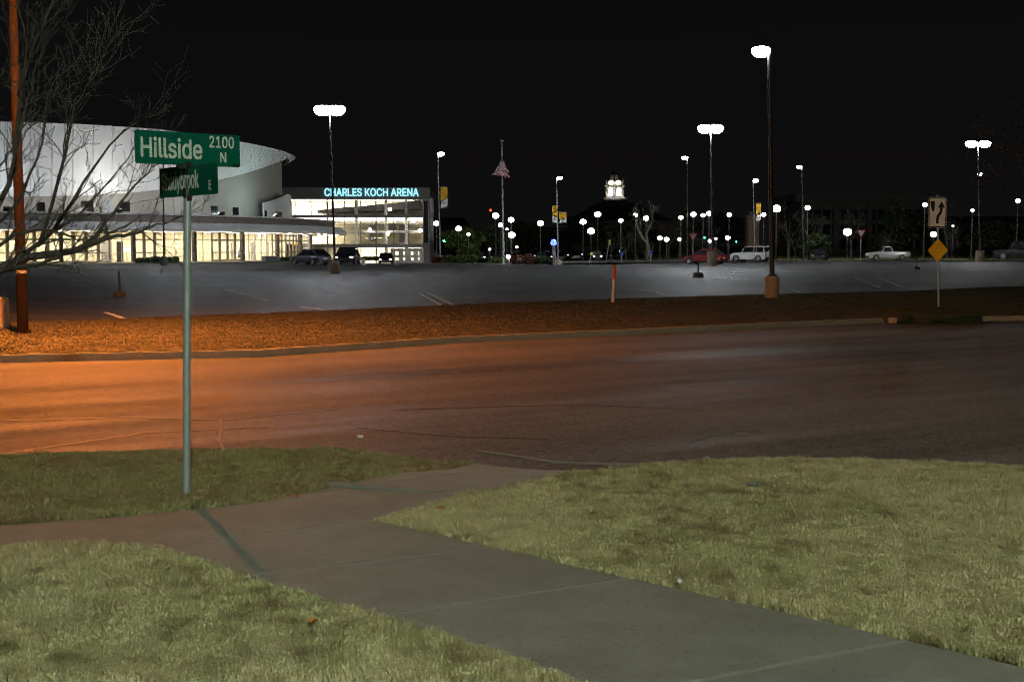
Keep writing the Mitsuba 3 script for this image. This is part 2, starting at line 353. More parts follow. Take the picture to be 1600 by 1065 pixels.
vis_l = left_poly.intersection(sg.box(-5, 3.6, 3, 9)); vis_r = right_poly.intersection(sg.box(-2, 3.5, 6.2, 12)); vis_s = strip_poly.intersection(sg.box(-6.5, 6, 2, 12))
grass('grass', 'mown dormant grass of the lawn in the bottom left corner', vis_l, 170000, .031, .0052, 1, dens=near)
grass('grass', 'mown dormant grass of the wide lawn right of the walk', vis_r, 300000, .032, .0054, 2, dens=near)
grass('grass', 'browner grass of the narrow strip round the street sign post', vis_s, 90000, .030, .007, 3, zf=lawn_dip, m='m_grass_brown')
grass('grass', 'dry brown grass of the verge between the road and the car park', verge_poly.intersection(sg.box(-17, 15, 22, 60)), 180000, .04, .014, 4, m='m_verge', lean=1.3)

# car park, its far rim and what lies beyond
cols = np.concatenate([np.linspace(-140, -14, 64), np.linspace(-13, 20, 34), np.linspace(22, 160, 40)])
vf = np.array(W(verge_far))[::-1]
mid = np.interp(cols, vf[:, 0], vf[:, 1]) - 1.2
far = 200 - 85 * sst(-11.5, -9.5, cols) + 22 * sst(9, 16, cols)
t = np.linspace(0, 1, 60)
struct('parking_lot', grid(cols, mid[None] + t[:, None] * (far - mid)[None], terr), 'm_lot', smooth=True)
lines = [((492, 455), (612, 457), .14), ((165, 488), (192, 497), .12), ((538, 486), (596, 490), .2), ((655, 458), (690, 477), .07), ((668, 457), (708, 476), .07),
         ((1335, 433), (1377, 450), .07), ((1372, 433), (1408, 448), .07), ((1090, 437), (1190, 438), .1), ((1130, 461), (1182, 465), .2), ((1548, 447), (1592, 447), .2),
         ((1510, 421), (1575, 422), .16), ((470, 480), (505, 483), .12), ((560, 430), (640, 431), .1), ((350, 452), (420, 470), .06), ((1000, 452), (1050, 462), .06), ((1235, 452), (1262, 462), .06)]
for a, b, w in lines:
    a, b = P(*a), P(*b)
    part('parking_lot', 'painted_line', prism(sg.LineString([a, b]).buffer(w / 2, cap_style=2), .004, .002), 'm_paint_line')
rim = [np.array([-11.0, 116.5]), P(780, 413.5), P(860, 411), P(950, 408.3), P(1300, 408.3), P(1620, 407.5)]
struct('field', grid(np.concatenate([[-9.4], np.linspace(-8, 60, 35), np.linspace(70, 700, 8)]), np.linspace(0, 1, 30)[:, None] * 700 + np.interp(np.concatenate([[-9.4], np.linspace(-8, 60, 35), np.linspace(70, 700, 8)]), [-11, -2, 4, 12, 60], [116.5, 116, 124, 138, 141])[None], lambda x, y: terr(x, y), .06), 'm_field', smooth=True)
struct('kerb', prism(sg.LineString(rim).buffer(.12, cap_style=2), .35, -.2), 'm_concrete')
# seams of tar in the old road surface
for pts, w in (([(-60, 657), (60, 656), (200, 652), (345, 656), (520, 640)], .035), ([(345, 656), (344, 680), (346, 704)], .02), ([(-40, 716), (120, 692), (230, 676), (420, 667)], .03),
               ([(560, 668), (700, 682), (860, 686)], .012), ([(1080, 690), (1150, 672), (1190, 674)], .012), ([(620, 640), (900, 632), (1100, 640)], .010)):
    q = np.array(W(pts, -.12)); s = np.linspace(0, 1, len(q)); ss = np.linspace(0, 1, 40)
    q = np.c_[np.interp(ss, s, q[:, 0]), np.interp(ss, s, q[:, 1])]; q[1:-1] += rng.normal(0, .015, (38, 2))
    part('road', 'tar_seam', prism(sg.LineString(q).buffer(w, cap_style=2), .004, -.1195), 'm_tar')
def mound(px, py, rx, ry, h):
    c = P(px, py); m = trimesh.creation.icosphere(subdivisions=4, radius=1.0); v = m.vertices
    v *= (1 + .5 * (meshkit.fbm(v * 3.1, 4, 3) - .5))[:, None]; v *= (rx, ry, h); m.apply_translation((c[0], c[1], -.02)); return m
m1 = mound(1455, 496, 1.2, .55, .26); m2 = mound(1405, 497, .35, .3, .14); struct('dirt_mound', cat(m1, m2), 'm_verge', smooth=True)
struct('kerb', box(.16, .2, .12, (*P(1394, 499, -.02), -.04)), 'm_cast')

# fallen leaves and a pebble
def leaf(px, py, r, label, m='m_leaf_fallen', z=.0):
    x, y = P(px, py); k = thing('fallen_leaf', label, 'leaf')
    a = np.linspace(0, 2 * PI, 13)[:-1]; rr = r * (.55 + .45 * np.cos(a) ** 2) * (1 + .18 * np.cos(5 * a))
    top = np.c_[x + rr * np.cos(a + .6), y + rr * np.sin(a + .6), z + .006 + .018 * np.abs(np.sin(a * 1.5))]
    v = np.vstack([top, [[x, y, z + .004]]]); f = np.array([[i, (i + 1) % 12, 12] for i in range(12)]); put(k, trimesh.Trimesh(v, f, process=False), m)
leaf(460, 778, .035, 'orange fallen leaf on the walk beside the grass strip', z=.004)
leaf(690, 803, .03, 'small rusty leaf lying in the grass near the tip of the right lawn', z=.03)
leaf(487, 985, .03, 'yellowish leaf lying on the grass in the bottom left lawn', z=.035)
leaf(1062, 918, .03, 'pale curled leaf at the lower edge of the right lawn', 'm_paint_line', z=.02)
x, y = P(1176, 763); k = thing('pebble', 'flat grey stone lying in the grass of the right lawn', 'stone')
m = ball(.042, sub=2); m.vertices *= (1, .7, .45); m.apply_translation((x, y, .035)); put(k, m, 'm_concrete', smooth=True)
x, y = P(563, 684, -.12); k = thing('paper_scrap', 'tiny white scrap lying on the road', 'litter'); put(k, box(.05, .03, .02, (x, y, -.106)), 'm_white')

# ------------------------------------------------------------------ lamps
def cobra(parent, x, y, z, ang, L, weight=1.0, s=1.0, flat=False):
    hd = lathe([(0, .11), (.07, .10), (.13, .06), (.15, 0), (.148, -.012)], 16); hd.vertices *= (2.4 * s, 1.1 * s, 1.2 * s); hd.vertices[:, 0] += .12 * s
    h = part(parent, 'head', moved(hd, x, y, z, ang), 'm_grey_metal', smooth=40)
    ln = lathe([(.135, -.02), (.12, -.05), (.07, -.075), (0, -.085)][::-1], 14); ln.vertices *= (2.2 * s, 1.05 * s, 1.2 * s); ln.vertices[:, 0] += .12 * s; ln.invert()
    if flat: ln.vertices[:, 2] = -.024 + (ln.vertices[:, 2] + .024) * .4
    if ln.face_normals[:, 2].mean() > 0: ln.invert()
    if flat:    # an added shield, out of view, keeps orange light off the near walk
        sk = lathe([(.150, .0), (.150, -.15)], 24, -1.25, 1.25); sk.vertices *= (2.25 * s, 1.08 * s, s); sk.vertices[:, 0] += .12 * s
        part(h, 'added_shield', moved(sk, x, y, z, ang), 'm_dark_metal')
    part(h, 'lens', moved(ln, x, y, z, ang), 'm_headlamp', emit=L, weight=weight)
# the brown street light pole at the left edge
bx0 = P(36, 521); k = thing('street_light', 'rusty brown street light pole rising out of the picture beside the bare tree', 'street light')
ad = np.array([.50, -.86]); top = 6.75
part(k, 'pole', tube([(*bx0, -.1), (*bx0, 3), (*bx0, 6), (*bx0, top)], [.105, .092, .08, .065], 14), 'm_pole_brown', smooth=40)
part(k, 'base_plate', cat(cyl(.16, 0, .03, *bx0), *[cyl(.018, .03, .07, bx0[0] + .13 * math.cos(a), bx0[1] + .13 * math.sin(a), 6) for a in (.4, 1.97, 3.5, 5.1)]), 'm_pole_brown')
part(k, 'band', cyl(.1, 1.18, 1.24, *bx0, sides=14), 'm_stucco')
arm = [(*(bx0 + ad * s), top - .1 + .45 * (1 - (1 - s / 3.0) ** 2)) for s in np.linspace(0, 3.0, 9)]
part(k, 'arm', tube(arm, .04, 8), 'm_pole_brown', smooth=40)
sod = bx0 + ad * 3.1
cobra(k, sod[0], sod[1], top + .33, math.atan2(ad[1], ad[0]), (9600, 2650, 500), s=1.0, flat=True, weight=2.2)
# an unseen street lamp behind the viewer, put in to light the lawns
k = thing('street_light', 'unseen tall grey street light with a cold white lamp standing on the lawn behind the viewer', 'street light')
lp = np.array([4.0, -11.0])
part(k, 'pole', tube([(*lp, -.1), (*lp, 9.3)], [.1, .06], 12), 'm_grey_metal', smooth=40)
part(k, 'arm', tube([(*lp, 9.2), (lp[0] - .65, lp[1] + .65, 9.45), (lp[0] - 1.3, lp[1] + 1.3, 9.5)], .04, 8), 'm_grey_metal')
cobra(k, lp[0] - 1.35, lp[1] + 1.35, 9.47, PI * .75, (9600, 10600, 8000), s=1.0, weight=2.4)

def lot_lamp(px_head, py_head, Y, label, heads, L, col, weight, base=None, pole=.075, s=1.0, px_base=None, group=None, z_top=None, base_mat='m_cast', pole_mat='m_bronze', lit=True):
    """A car park light: pole on a concrete drum, arms and heads with sagging lenses."""
    hp = PY(px_head, py_head, Y); X = PY(px_base if px_base is not None else px_head, 400, Y)[0]; zt = hp[2] + .28 * s; zg = float(terr(X, Y))
    k = thing('parking_light', label, 'parking light', group)
    zb = zg
    if base:
        r, h = base; zb = zg + h
        part(k, 'concrete_base', lathe([(r, zg - .3), (r, zb - .03), (r - .03, zb), (0, zb)], 20) .copy() if False else moved(lathe([(r, -.3), (r, h - .03), (r - .03, h), (0, h)], 20), X, Y, zg), base_mat, smooth=40)
        part(k, 'base_plate', box(r * 1.15, r * 1.15, .06, (X, Y, zb + .03)), pole_mat)
    xt = hp[0] - (heads[0][0] if len(heads) == 1 else 0)
    part(k, 'pole', tube([(X, Y, zb - .02), ((X + xt) / 2, Y, (zb + zt) / 2), (xt, Y, zt)], [pole, pole * .85, pole * .7], 10), pole_mat, smooth=40)
    for dx, dy in heads:
        c = np.array([xt + dx, Y + dy, zt])
        part(k, 'arm', tube([(xt, Y, zt - .05), (c[0], c[1], zt)], .05 * s, 6), pole_mat)
        hd = lathe([(.0, .22), (.16, .20), (.22, .13), (.23, .10)], 16); hd.vertices *= (s * 1.25, s, s)
        h = part(k, 'head', moved(hd, *c), pole_mat, smooth=40)
        if lit:
            ln = lathe([(0, -.40), (.15, -.375), (.28, -.28), (.355, -.14), (.37, -.03), (.33, .06), (.24, .12)], 16); ln.vertices *= (s * 1.25, s, s)
            if (ln.face_normals * ln.triangles_center).sum(1).mean() < 0: ln.invert()
            part(h, 'lens', moved(ln, *c), 'm_headlamp', emit=np.array(col) * L * 3.3, weight=weight)
    return k
COOL, NEUT, WARM, GRN = (.95, 1.0, 1.05), (1.0, .99, .95), (1.0, .93, .82), (.88, 1.0, .92)
lot_lamp(515, 178, 75, 'tall light with a twin white head on a tan drum, beside the dark blue car', [(-.42, 0), (.42, 0)], 90, COOL, .6, base=(.30, .8), s=1.22, px_base=523)
lot_lamp(1110, 206, 106, 'tall light with a twin white head on a tan drum before the red car', [(-.5, 0), (.5, 0)], 110, COOL, 1.0, base=(.42, 1.25), pole=.09, s=1.4, px_base=1113)
lot_lamp(1189, 87, 40.4, 'nearest tall light, a single head on a black pole whose tan drum meets the verge', [(-.26, 0)], 26, GRN, .6, base=(.235, .72), pole=.085, s=.7, px_base=1207, pole_mat='m_dark_metal')
lot_lamp(1528, 229, 138, 'tall light with a wide twin head over the right edge of the car park', [(-.75, 0), (.75, 0)], 130, NEUT, .25, base=(.48, 1.2), pole=.1, s=1.5, px_base=1531)
lot_lamp(689, 243, 118, 'light with one yellow banner right of the glass pavilion', [(.3, 0)], 90, NEUT, .2, base=(.3, .5), s=.75, px_base=688, pole_mat='m_grey_metal')
lot_lamp(874.5, 280, 118, 'light with a pair of banners right of the flagpole', [(.3, 0)], 80, GRN, .2, base=(.3, .4), s=.6, px_base=872, pole_mat='m_grey_metal')
lot_lamp(1181, 284, 150, 'light with a yellow banner above the white off-roader', [(.35, 0)], 80, WARM, .15, s=.8, px_base=1180, pole_mat='m_grey_metal')
lot_lamp(1070, 249, 150, 'single high light left of the twin light over the red car', [(-.3, 0)], 80, WARM, .15, s=.9, px_base=1074)
lot_lamp(1249, 263, 150, 'single high cool light right of the black pole', [(-.3, 0)], 60, GRN, .12, s=.75, px_base=1256)
lot_lamp(1531, 274, 150, 'single lower light just beneath the wide twin head at the right', [(.2, 0)], 40, GRN, .08, s=.7, px_base=1533)
lot_lamp(262, 236, 110, 'dark lamp post with a pale foot in front of the arena doors', [(.4, 0)], 260, COOL, .8, base=(.34, .75), s=.9, px_base=256, base_mat='m_concrete', pole_mat='m_dark_metal')

def far_lamp(px, py, r_px, H, label, L=14, col=NEUT, group=None, Y=None, style='globe'):
    Y = Y or (146.0 + (px * 7.3) % 17 if py < 360 else 152.0 + (px * 3.1) % 13)
    c = PY(px, py, Y); zg = float(terr(c[0], Y)) + .0
    k = thing('lamp_post', label, 'lamp post', group); r = 1.3 * r_px * Y / F
    part(k, 'pole', tube([(c[0], Y, zg), (c[0], Y, c[2] - r * .8)], [.09, .06], 6), 'm_dark_metal')
    if style == 'globe':
        g = ball(r, c, 1); g.vertices[:, 2] = c[2] + (g.vertices[:, 2] - c[2]) * .85
    else:
        g = lathe([(0, -.55), (.8, -.35), (1.15, .2), (.7, .5), (0, .55)], 10); g.vertices *= r; g = moved(g, *c)
        if g.volume < 0: g.invert()
    part(k, 'cap', moved(lathe([(r * .55, 0), (r * .3, r * .22), (0, r * .25)], 8), c[0], Y, c[2] + r * .80), 'm_bronze')
    part(k, 'globe', g, 'm_headlamp', emit=np.array(col) * L, weight=.03)
for a in [(682, 349, 3.6, 9, 'white lamp beside the right corner of the glass pavilion', 14, COOL), (716.5, 357, 3.6, 8, 'warm starry lamp over the lit shrub right of the pavilion', 20, WARM),
          (732, 366, 2.2, 6, 'small lamp low between the pavilion and the flagpole'), (774.5, 337, 4.2, 10, 'large lamp left of the flagpole, next to the red light', 14), (798.5, 343.5, 3.8, 10, 'cool lamp close right of the flagpole', 14, COOL),
          (782.5, 351.5, 3.4, 9, 'lamp close left of the flagpole, below the larger one', 14, WARM), (792, 358, 1.6, 9, 'tiniest lamp just right of the flagpole'), (799.5, 367, 4.4, 6, 'brightest low lamp right of the flagpole', 26, WARM),
          (844.5, 348.5, 4, 9, 'greenish lamp alone between the flagpole and the banner pair', 20, GRN), (911, 346.5, 4, 9, 'cool starry lamp left of the lit cupola', 20, GRN), (934, 335, 4, 10, 'white lamp below the left side of the lit cupola', 14, COOL),
          (923.5, 361, 4.4, 7, 'bright lamp on a visible post above the round yellow sign', 24), (970, 344.5, 3, 9, 'greenish lamp below the right side of the lit cupola', 14, GRN), (993, 336, 3, 10, 'lamp above the pale leaning tree trunk', 14, WARM),
          (1009.5, 341, 3.5, 9, 'cool lamp right of the pale leaning trunk', 14, GRN), (1064, 340, 2.8, 9, 'first of four lamps in line left of the twin light pole', 12, WARM), (1083.5, 335, 3.4, 10, 'second of four lamps in line left of the twin light pole', 14),
          (1098.5, 336.5, 2.8, 10, 'third of four lamps in line left of the twin light pole', 12), (1108, 333.5, 3.3, 10, 'lamp touching the left of the twin light pole', 14, COOL), (1139.5, 335.5, 3, 10, 'lamp alone between the twin light pole and the brick tower', 14),
          (1193.5, 335.5, 2.8, 10, 'lamp beside the banner over the white off-roader', 12), (1213.5, 326, 5.2, 9, 'bright starry lamp close right of the near black pole', 24, GRN), (1262, 324.5, 3.4, 10, 'warm lamp left of the long dark building', 14, WARM),
          (1324, 362.5, 5.2, 6, 'bright starry lamp left of the give way sign', 26, WARM), (1445, 320, 3, 10, 'lamp touching the left edge of the arrow sign', 14), (1458.5, 366, 4, 6, 'lamp between the arrow sign and the yellow diamond', 20),
          (1519.5, 329, 2.2, 10, 'small lamp left of the tall twin light pole at the right'), (1590.5, 314, 3, 10, 'lamp near the right edge of the picture', 14, GRN), (1031, 372, 3, 5.5, 'pinkish lamp low left of the red car', 14, (1, .85, .8)),
          (1041.5, 374, 3.2, 5.5, 'white lamp next to the pinkish one left of the red car', 14), (1061.5, 374, 2.2, 5.5, 'small lamp low just left of the dark triangle sign'), (1109.5, 376.5, 2.7, 5, 'white lamp low over the red car', 12, COOL),
          (1118.5, 373, 1.8, 5, 'small pink lamp just right of the twin light pole', 6, (1, .7, .65)), (1137, 371.5, 3.2, 6, 'warm lamp low left of the white off-roader', 14, WARM), (765, 389.5, 1.8, 3.0, 'tiny lamp near the ground left of the flagpole', 8, GRN),
          (807.5, 386, 1.8, 3.0, 'tiny lamp near the ground right of the flagpole', 8, GRN), (1489, 353, 1.8, 8, 'dim lamp on a thin post right of the arrow sign', 1.2)]:
    far_lamp(*a)

# traffic lights
def signal(px, py, lit, label, Y=260.0, r_px=2.2, L=6):
    c = PY(px, py, Y); r = r_px * Y / F; k = thing('traffic_light', label, 'traffic light')
    zs = [c[2] + r * 4.6, c[2] + r * 2.3, c[2]] if lit == 'green' else [c[2], c[2] - r * 2.3, c[2] - r * 4.6]
    part(k, 'pole', tube([(c[0], Y + .3, 0), (c[0], Y + .3, zs[0] + r)], .1, 6), 'm_bronze')
    part(k, 'housing', bx(c[0] - r * 1.25, c[0] + r * 1.25, Y, Y + .35, zs[2] - r * 1.2, zs[0] + r * 1.2), 'm_black')
    for i, z in enumerate(zs):
        on = (lit == 'green' and i == 2) or (lit == 'red' and i == 0)
        d = lathe([(0, .25), (.7, .18), (1, 0)], 10); d.vertices *= r; d.apply_transform(trimesh.transformations.rotation_matrix(PI / 2, (1, 0, 0)))
        d = moved(d, c[0], Y - .01, z)
        if d.face_normals[:, 1].mean() > 0: d.invert()
        part(k, 'lamp', d, 'm_black', emit=(np.array((.12, 1.0, .55)) if lit == 'green' else np.array((1, .08, .03))) * L if on else None, weight=.03)
signal(695, 375, 'green', 'green traffic light right of the pavilion corner', r_px=3.4, L=7)
signal(909.5, 372, 'green', 'green traffic light left of the lamp on the visible post')
signal(967.5, 373, 'green', 'larger of the two green traffic lights below the cupola', r_px=2.5)
signal(976, 370.5, 'green', 'smaller of the two green traffic lights below the cupola', r_px=1.4, Y=300)
signal(1100.5, 371, 'green', 'green traffic light just left of the twin light pole', r_px=2.4)
signal(1150, 378, 'green', 'teal traffic light above the bonnet of the white off-roader', r_px=1.6)
signal(766.5, 328.5, 'red', 'red traffic light high left of the flagpole', r_px=2.0, L=3)

# ------------------------------------------------------------------ the round arena
AC = np.array([-69.0, 155.0])
def ring_pt(r, phi, z): return np.array([AC[0] + r * math.cos(phi), AC[1] + r * math.sin(phi), z])
PHI0, PHI1 = math.radians(-98), math.radians(10.2)
_ph = np.linspace(PHI0, PHI1, 1500)
def phi_at(px, r, z=6.0):
    xs = np.array([proj(ring_pt(r, a, z))[0] for a in _ph]); return float(np.interp(px, xs, _ph))
def z_profile(pts, r):
    out = []
    for px, py in pts:
        a = phi_at(px, r); q = ring_pt(r, a, 0); out.append((a, PY(px, py, q[1])[2]))
    out.sort(); A, Z = np.array(out).T
    return lambda phi: np.interp(phi, A, Z)
def arc_slab(r0, r1, th, z0, z1, pa, pb, n=4):
    """A bent slab between two angles, lower edge (r0, z0(phi)), upper edge (r1, z1(phi)), th thick inwards."""
    v, f = [], []
    for i, a in enumerate(np.linspace(pa, pb, n + 1)):
        za, zb = (z0(a) if callable(z0) else z0), (z1(a) if callable(z1) else z1)
        v += [ring_pt(r0, a, za), ring_pt(r1, a, zb), ring_pt(r1 - th, a, zb), ring_pt(r0 - th, a, za)]
    for i in range(n):
        k = 4 * i
        for j in range(4):
            a, b = k + j, k + (j + 1) % 4; f += [[a, a + 4, b + 4], [a, b + 4, b]]
    f += [[0, 1, 2], [0, 2, 3], [4 * n, 4 * n + 2, 4 * n + 1], [4 * n, 4 * n + 3, 4 * n + 2]]
    return trimesh.Trimesh(v, f, process=False)
arena = thing('arena', 'round arena with a flaring pale metal crown over a ring of lit glass doors', 'arena')
ct = z_profile([(0, 190), (130, 194), (250, 202), (350, 217), (420, 230), (454, 240)], 41.0)
cb = z_profile([(0, 307), (60, 307), (140, 305), (200, 302), (300, 290), (380, 272), (425, 257), (450, 247.5)], 40.3)
lb = z_profile([(411, 317), (425, 313.5), (440, 308), (450, 303)], 40.4)
PB = math.radians(70)
part(arena, 'drum_wall', arc_slab(39.2, 39.2, .4, -.3, lambda a: ct(a) - .4, PHI0, PB, 120), 'm_stucco', smooth=30)
part(arena, 'roof', lathe([(0, 15.2), (20, 14.8), (40.3, 13.7)], 60).apply_translation((*AC, 0)), 'm_roof', smooth=True)
n = 46; st = (math.radians(34) - PHI0) / n
for i in range(n):
    a = PHI0 + i * st
    part(arena, 'crown_panel', arc_slab(40.3, 41.0, .15, cb, ct, a + .0007, a + st - .0007, 3), 'm_cladding', smooth=20)
part(arena, 'crown_backing', arc_slab(40.1, 40.75, .2, lambda a: cb(a) + .06, lambda a: ct(a) - .05, PHI0, math.radians(34), 60), 'm_roof')
pf = phi_at(411.5, 40.4); n = 8; st = (math.radians(30) - pf) / n
for i in range(n):
    part(arena, 'lower_panel', arc_slab(40.5, 40.4, .15, 4.6, lb, pf + i * st + .0004, pf + (i + 1) * st - .0004, 3), 'm_cladding', smooth=20)
for x0, x1, y0, y1 in [(58, 70, 316, 330), (127, 146, 314, 330), (187, 203, 315, 330.5), (330, 340, 322, 335), (364, 373, 324, 336), (414, 417, 329, 340), (431, 441, 331, 341)]:
    r = 40.55 if x0 > 410 else 39.24
    a, b = phi_at(x0, r), phi_at(x1, r); Y = ring_pt(r, (a + b) / 2, 0)[1]
    part(arena, 'window', arc_slab(r, r, .03, PY(x0, y1, Y)[2], PY(x0, y0, Y)[2], a, b, 2), 'm_window_dark')
for x0, x1 in ((160, 177), (284, 300)):   # doors on the canopy roof
    a, b = phi_at(x0, 39.3), phi_at(x1, 39.3); part(arena, 'service_door', arc_slab(39.27, 39.27, .04, 4.9, 6.6, a, b, 2), 'm_grey_metal')
# canopy
full = lambda prof, n=90, a1=math.radians(60): lathe(prof, n, PHI0, a1).apply_translation((*AC, 0))
part(arena, 'canopy_roof', full([(46.0, 4.95), (39.1, 5.0)]), 'm_stucco')
part(arena, 'canopy_coping', full([(45.9, 4.98), (46.12, 4.98), (46.12, 4.84), (46.0, 4.84)]), 'm_band')
part(arena, 'canopy_fascia', full([(46.02, 4.12), (46.02, 4.86)]), 'm_fascia', smooth=30)
part(arena, 'canopy_band', full([(47.4, 3.22), (47.66, 3.32), (47.62, 3.5), (47.0, 4.02), (46.0, 4.14)]), 'm_band', smooth=25)
part(arena, 'canopy_ledge', full([(46.98, 4.035), (47.06, 4.035), (47.06, 4.10), (46.9, 4.12)]), 'm_cladding')
part(arena, 'soffit', full([(42.9, 3.26), (47.4, 3.22)]), 'm_soffit')
a = math.radians(-86)
while a < math.radians(30):
    p = ring_pt(46.3, a, 3.2)
    d = moved(lathe([(0, -.07), (.12, -.05), (.17, 0)], 10), *p)
    if d.face_normals[:, 2].mean() > 0: d.invert()
    part(arena, 'soffit_light', d, 'm_headlamp', emit=(62, 52, 34), weight=.02)
    a += .058
# glazed front: bays of doors and of plain panes between dark columns
RG = 43.0; bay0 = phi_at(95, RG, 1.5); bw = phi_at(235, RG, 1.5) - bay0
bw = (phi_at(433, RG, 1.5) - phi_at(95, RG, 1.5)) / 4.0
def rot_copy(m, phi):   # a mesh made round phi = 0 at the ring's centre
    return T().translate([float(AC[0]), float(AC[1]), 0]).rotate([0, 0, 1], math.degrees(phi))
def flat_piece(y0, y1, z0, z1, x, th): return bx(x - th, x, y0, y1, z0, z1)
col_m = mikit.ply(cat(flat_piece(-.17, .17, 0, 3.26, .25, .42)), 'm_dark_metal')
pw = bw * RG / 6
dw = lambda m: mikit.ply(m, 'm_pane')
pane_low = dw(flat_piece(-pw / 2 + .17, pw / 2 - .17, .28, 1.02, -.02, .012)); pane_mid = dw(flat_piece(-pw / 2 + .17, pw / 2 - .17, 1.12, 2.3, -.02, .012)); pane_top = dw(flat_piece(-pw / 2 + .06, pw / 2 - .06, 2.48, 3.2, -.02, .012))
pane_big = dw(flat_piece(-pw / 2 + .03, pw / 2 - .03, .14, 2.38, -.02, .012)); pane_bigtop = dw(flat_piece(-pw / 2 + .03, pw / 2 - .03, 2.46, 3.2, -.02, .012))
for q in (pane_low, pane_mid, pane_top, pane_big, pane_bigtop): pass
frame_door = mikit.ply(cat(flat_piece(-pw / 2, -pw / 2 + .17, 0, 3.24, .03, .12), flat_piece(pw / 2 - .17, pw / 2, 0, 3.24, .03, .12), flat_piece(-pw / 2 + .17, pw / 2 - .17, 0, .28, .025, .1), flat_piece(-pw / 2 + .17, pw / 2 - .17, 1.02, 1.12, .035, .12),
                           flat_piece(-pw / 2 + .17, pw / 2 - .17, 2.3, 2.48, .025, .1), flat_piece(-pw / 2 + .17, pw / 2 - .17, 3.2, 3.24, .025, .1)), 'm_frame')
frame_glass = mikit.ply(cat(flat_piece(-pw / 2, -pw / 2 + .03, 0, 3.24, .03, .12), flat_piece(pw / 2 - .03, pw / 2, 0, 3.24, .03, .12), flat_piece(-pw / 2 + .03, pw / 2 - .03, 0, .14, .025, .1), flat_piece(-pw / 2 + .03, pw / 2 - .03, 2.38, 2.46, .035, .12), flat_piece(-pw / 2 + .03, pw / 2 - .03, 3.2, 3.24, .025, .1)), 'm_grey_frame')
kinds = {-2: 'DDDDDD', -1: 'DDDDDD', 0: 'DDDDGG', 1: 'DDDGGG', 2: 'GGDDDD', 3: 'GGGGGD', 4: 'DDDDDD', 5: 'DDGGGG', 6: 'GGGGGG'}
def at_ring(shape, phi): return {**shape, 'to_world': T().translate([float(AC[0] + RG * math.cos(phi)), float(AC[1] + RG * math.sin(phi)), 0]).rotate([0, 0, 1], math.degrees(phi))}
for b in range(-2, 7):
    a0 = bay0 + b * bw
    put(numbered(arena + '__column'), at_ring(col_m, a0), None)
    for i, kd in enumerate(kinds[b]):
        a = a0 + (i + .5) * bw / 6
        fk = put(numbered(arena + ('__door' if kd == 'D' else '__glazing')), at_ring(frame_door if kd == 'D' else frame_glass, a), None)
        for q in ((pane_low, pane_mid, pane_top) if kd == 'D' else (pane_big, pane_bigtop)):
            put(numbered(fk + '__pane'), at_ring(q, a), None)
lob = lambda prof: lathe(prof, 70, PHI0, math.radians(40)).apply_translation((*AC, 0))
part(arena, 'lobby_floor', lob([(47.4, .10), (38.9, .10)]), 'm_stucco')
part(arena, 'lobby_wall', lob([(39.6, .1), (39.6, 3.3)]), 'm_cream')
part(arena, 'lobby_ceiling', lob([(39.3, 3.29), (42.95, 3.29)]), 'm_white_wall')
cl = lathe([(41.2, 3.27), (42.3, 3.27)], 60, math.radians(-95), math.radians(20)).apply_translation((*AC, 0))
if cl.face_normals[:, 2].mean() > 0: cl.invert()
part(arena, 'lobby_light', cl, 'm_headlamp', emit=(13.5, 12.2, 8.6), weight=.5)
for px, w, m in ((60, .5, 'm_cream'), (165, 1.2, 'm_grey_frame'), (186, .7, 'm_black'), (395, 1.0, 'm_grey_frame'), (418, .8, 'm_stucco'), (365, .9, 'm_stucco')):
    a = phi_at(px, 39.7); part(arena, 'lobby_doorway', arc_slab(39.66, 39.66, .05, .1, 2.2, a - w / 80, a + w / 80, 2), m)
struct('plaza', cat(lathe([(49.3, -1.4), (49.3, .09), (38, .1)], 80, PHI0, math.radians(50)).apply_translation((*AC, 0))), 'm_concrete')
# flood lights on the canopy roof that wash the crown
def aimed(m, pos, d):
    d = np.asarray(d, float); d /= np.linalg.norm(d); a = np.cross([0, 0, 1.0], d); a /= np.linalg.norm(a) + 1e-9; b = np.cross(d, a)
    M = np.eye(4); M[:3, 0], M[:3, 1], M[:3, 2], M[:3, 3] = a, b, d, pos; m = m.copy(); m.apply_transform(M); return m
for px, r, z, L, col in [(10, 45.4, 5.3, 190, COOL), (185, 44.3, 5.3, 340, (1, .97, .90)), (345, 44.8, 5.3, 210, (.90, 1, 1.0)), (431, 44, 5.3, 190, (.72, 1, .95))]:
    a = phi_at(px, r); p = ring_pt(r, a, z); tgt = ring_pt(40.6, a, 10.0)
    fl = part(arena, 'flood_light', aimed(cat(box(.62, .42, .22, (0, 0, -.13)), box(.7, .05, .3, (0, -.24, -.05))), p, tgt - p), 'm_dark_metal')
    part(fl, 'lens', aimed(prism(sg.box(-.28, -.18, .28, .18), .012, 0), p, tgt - p), 'm_headlamp', emit=np.array(col) * L * 1.75, weight=2.6)
    part(fl, 'stand', cyl(.06, 4.9, z - .2, p[0], p[1], 6), 'm_dark_metal')

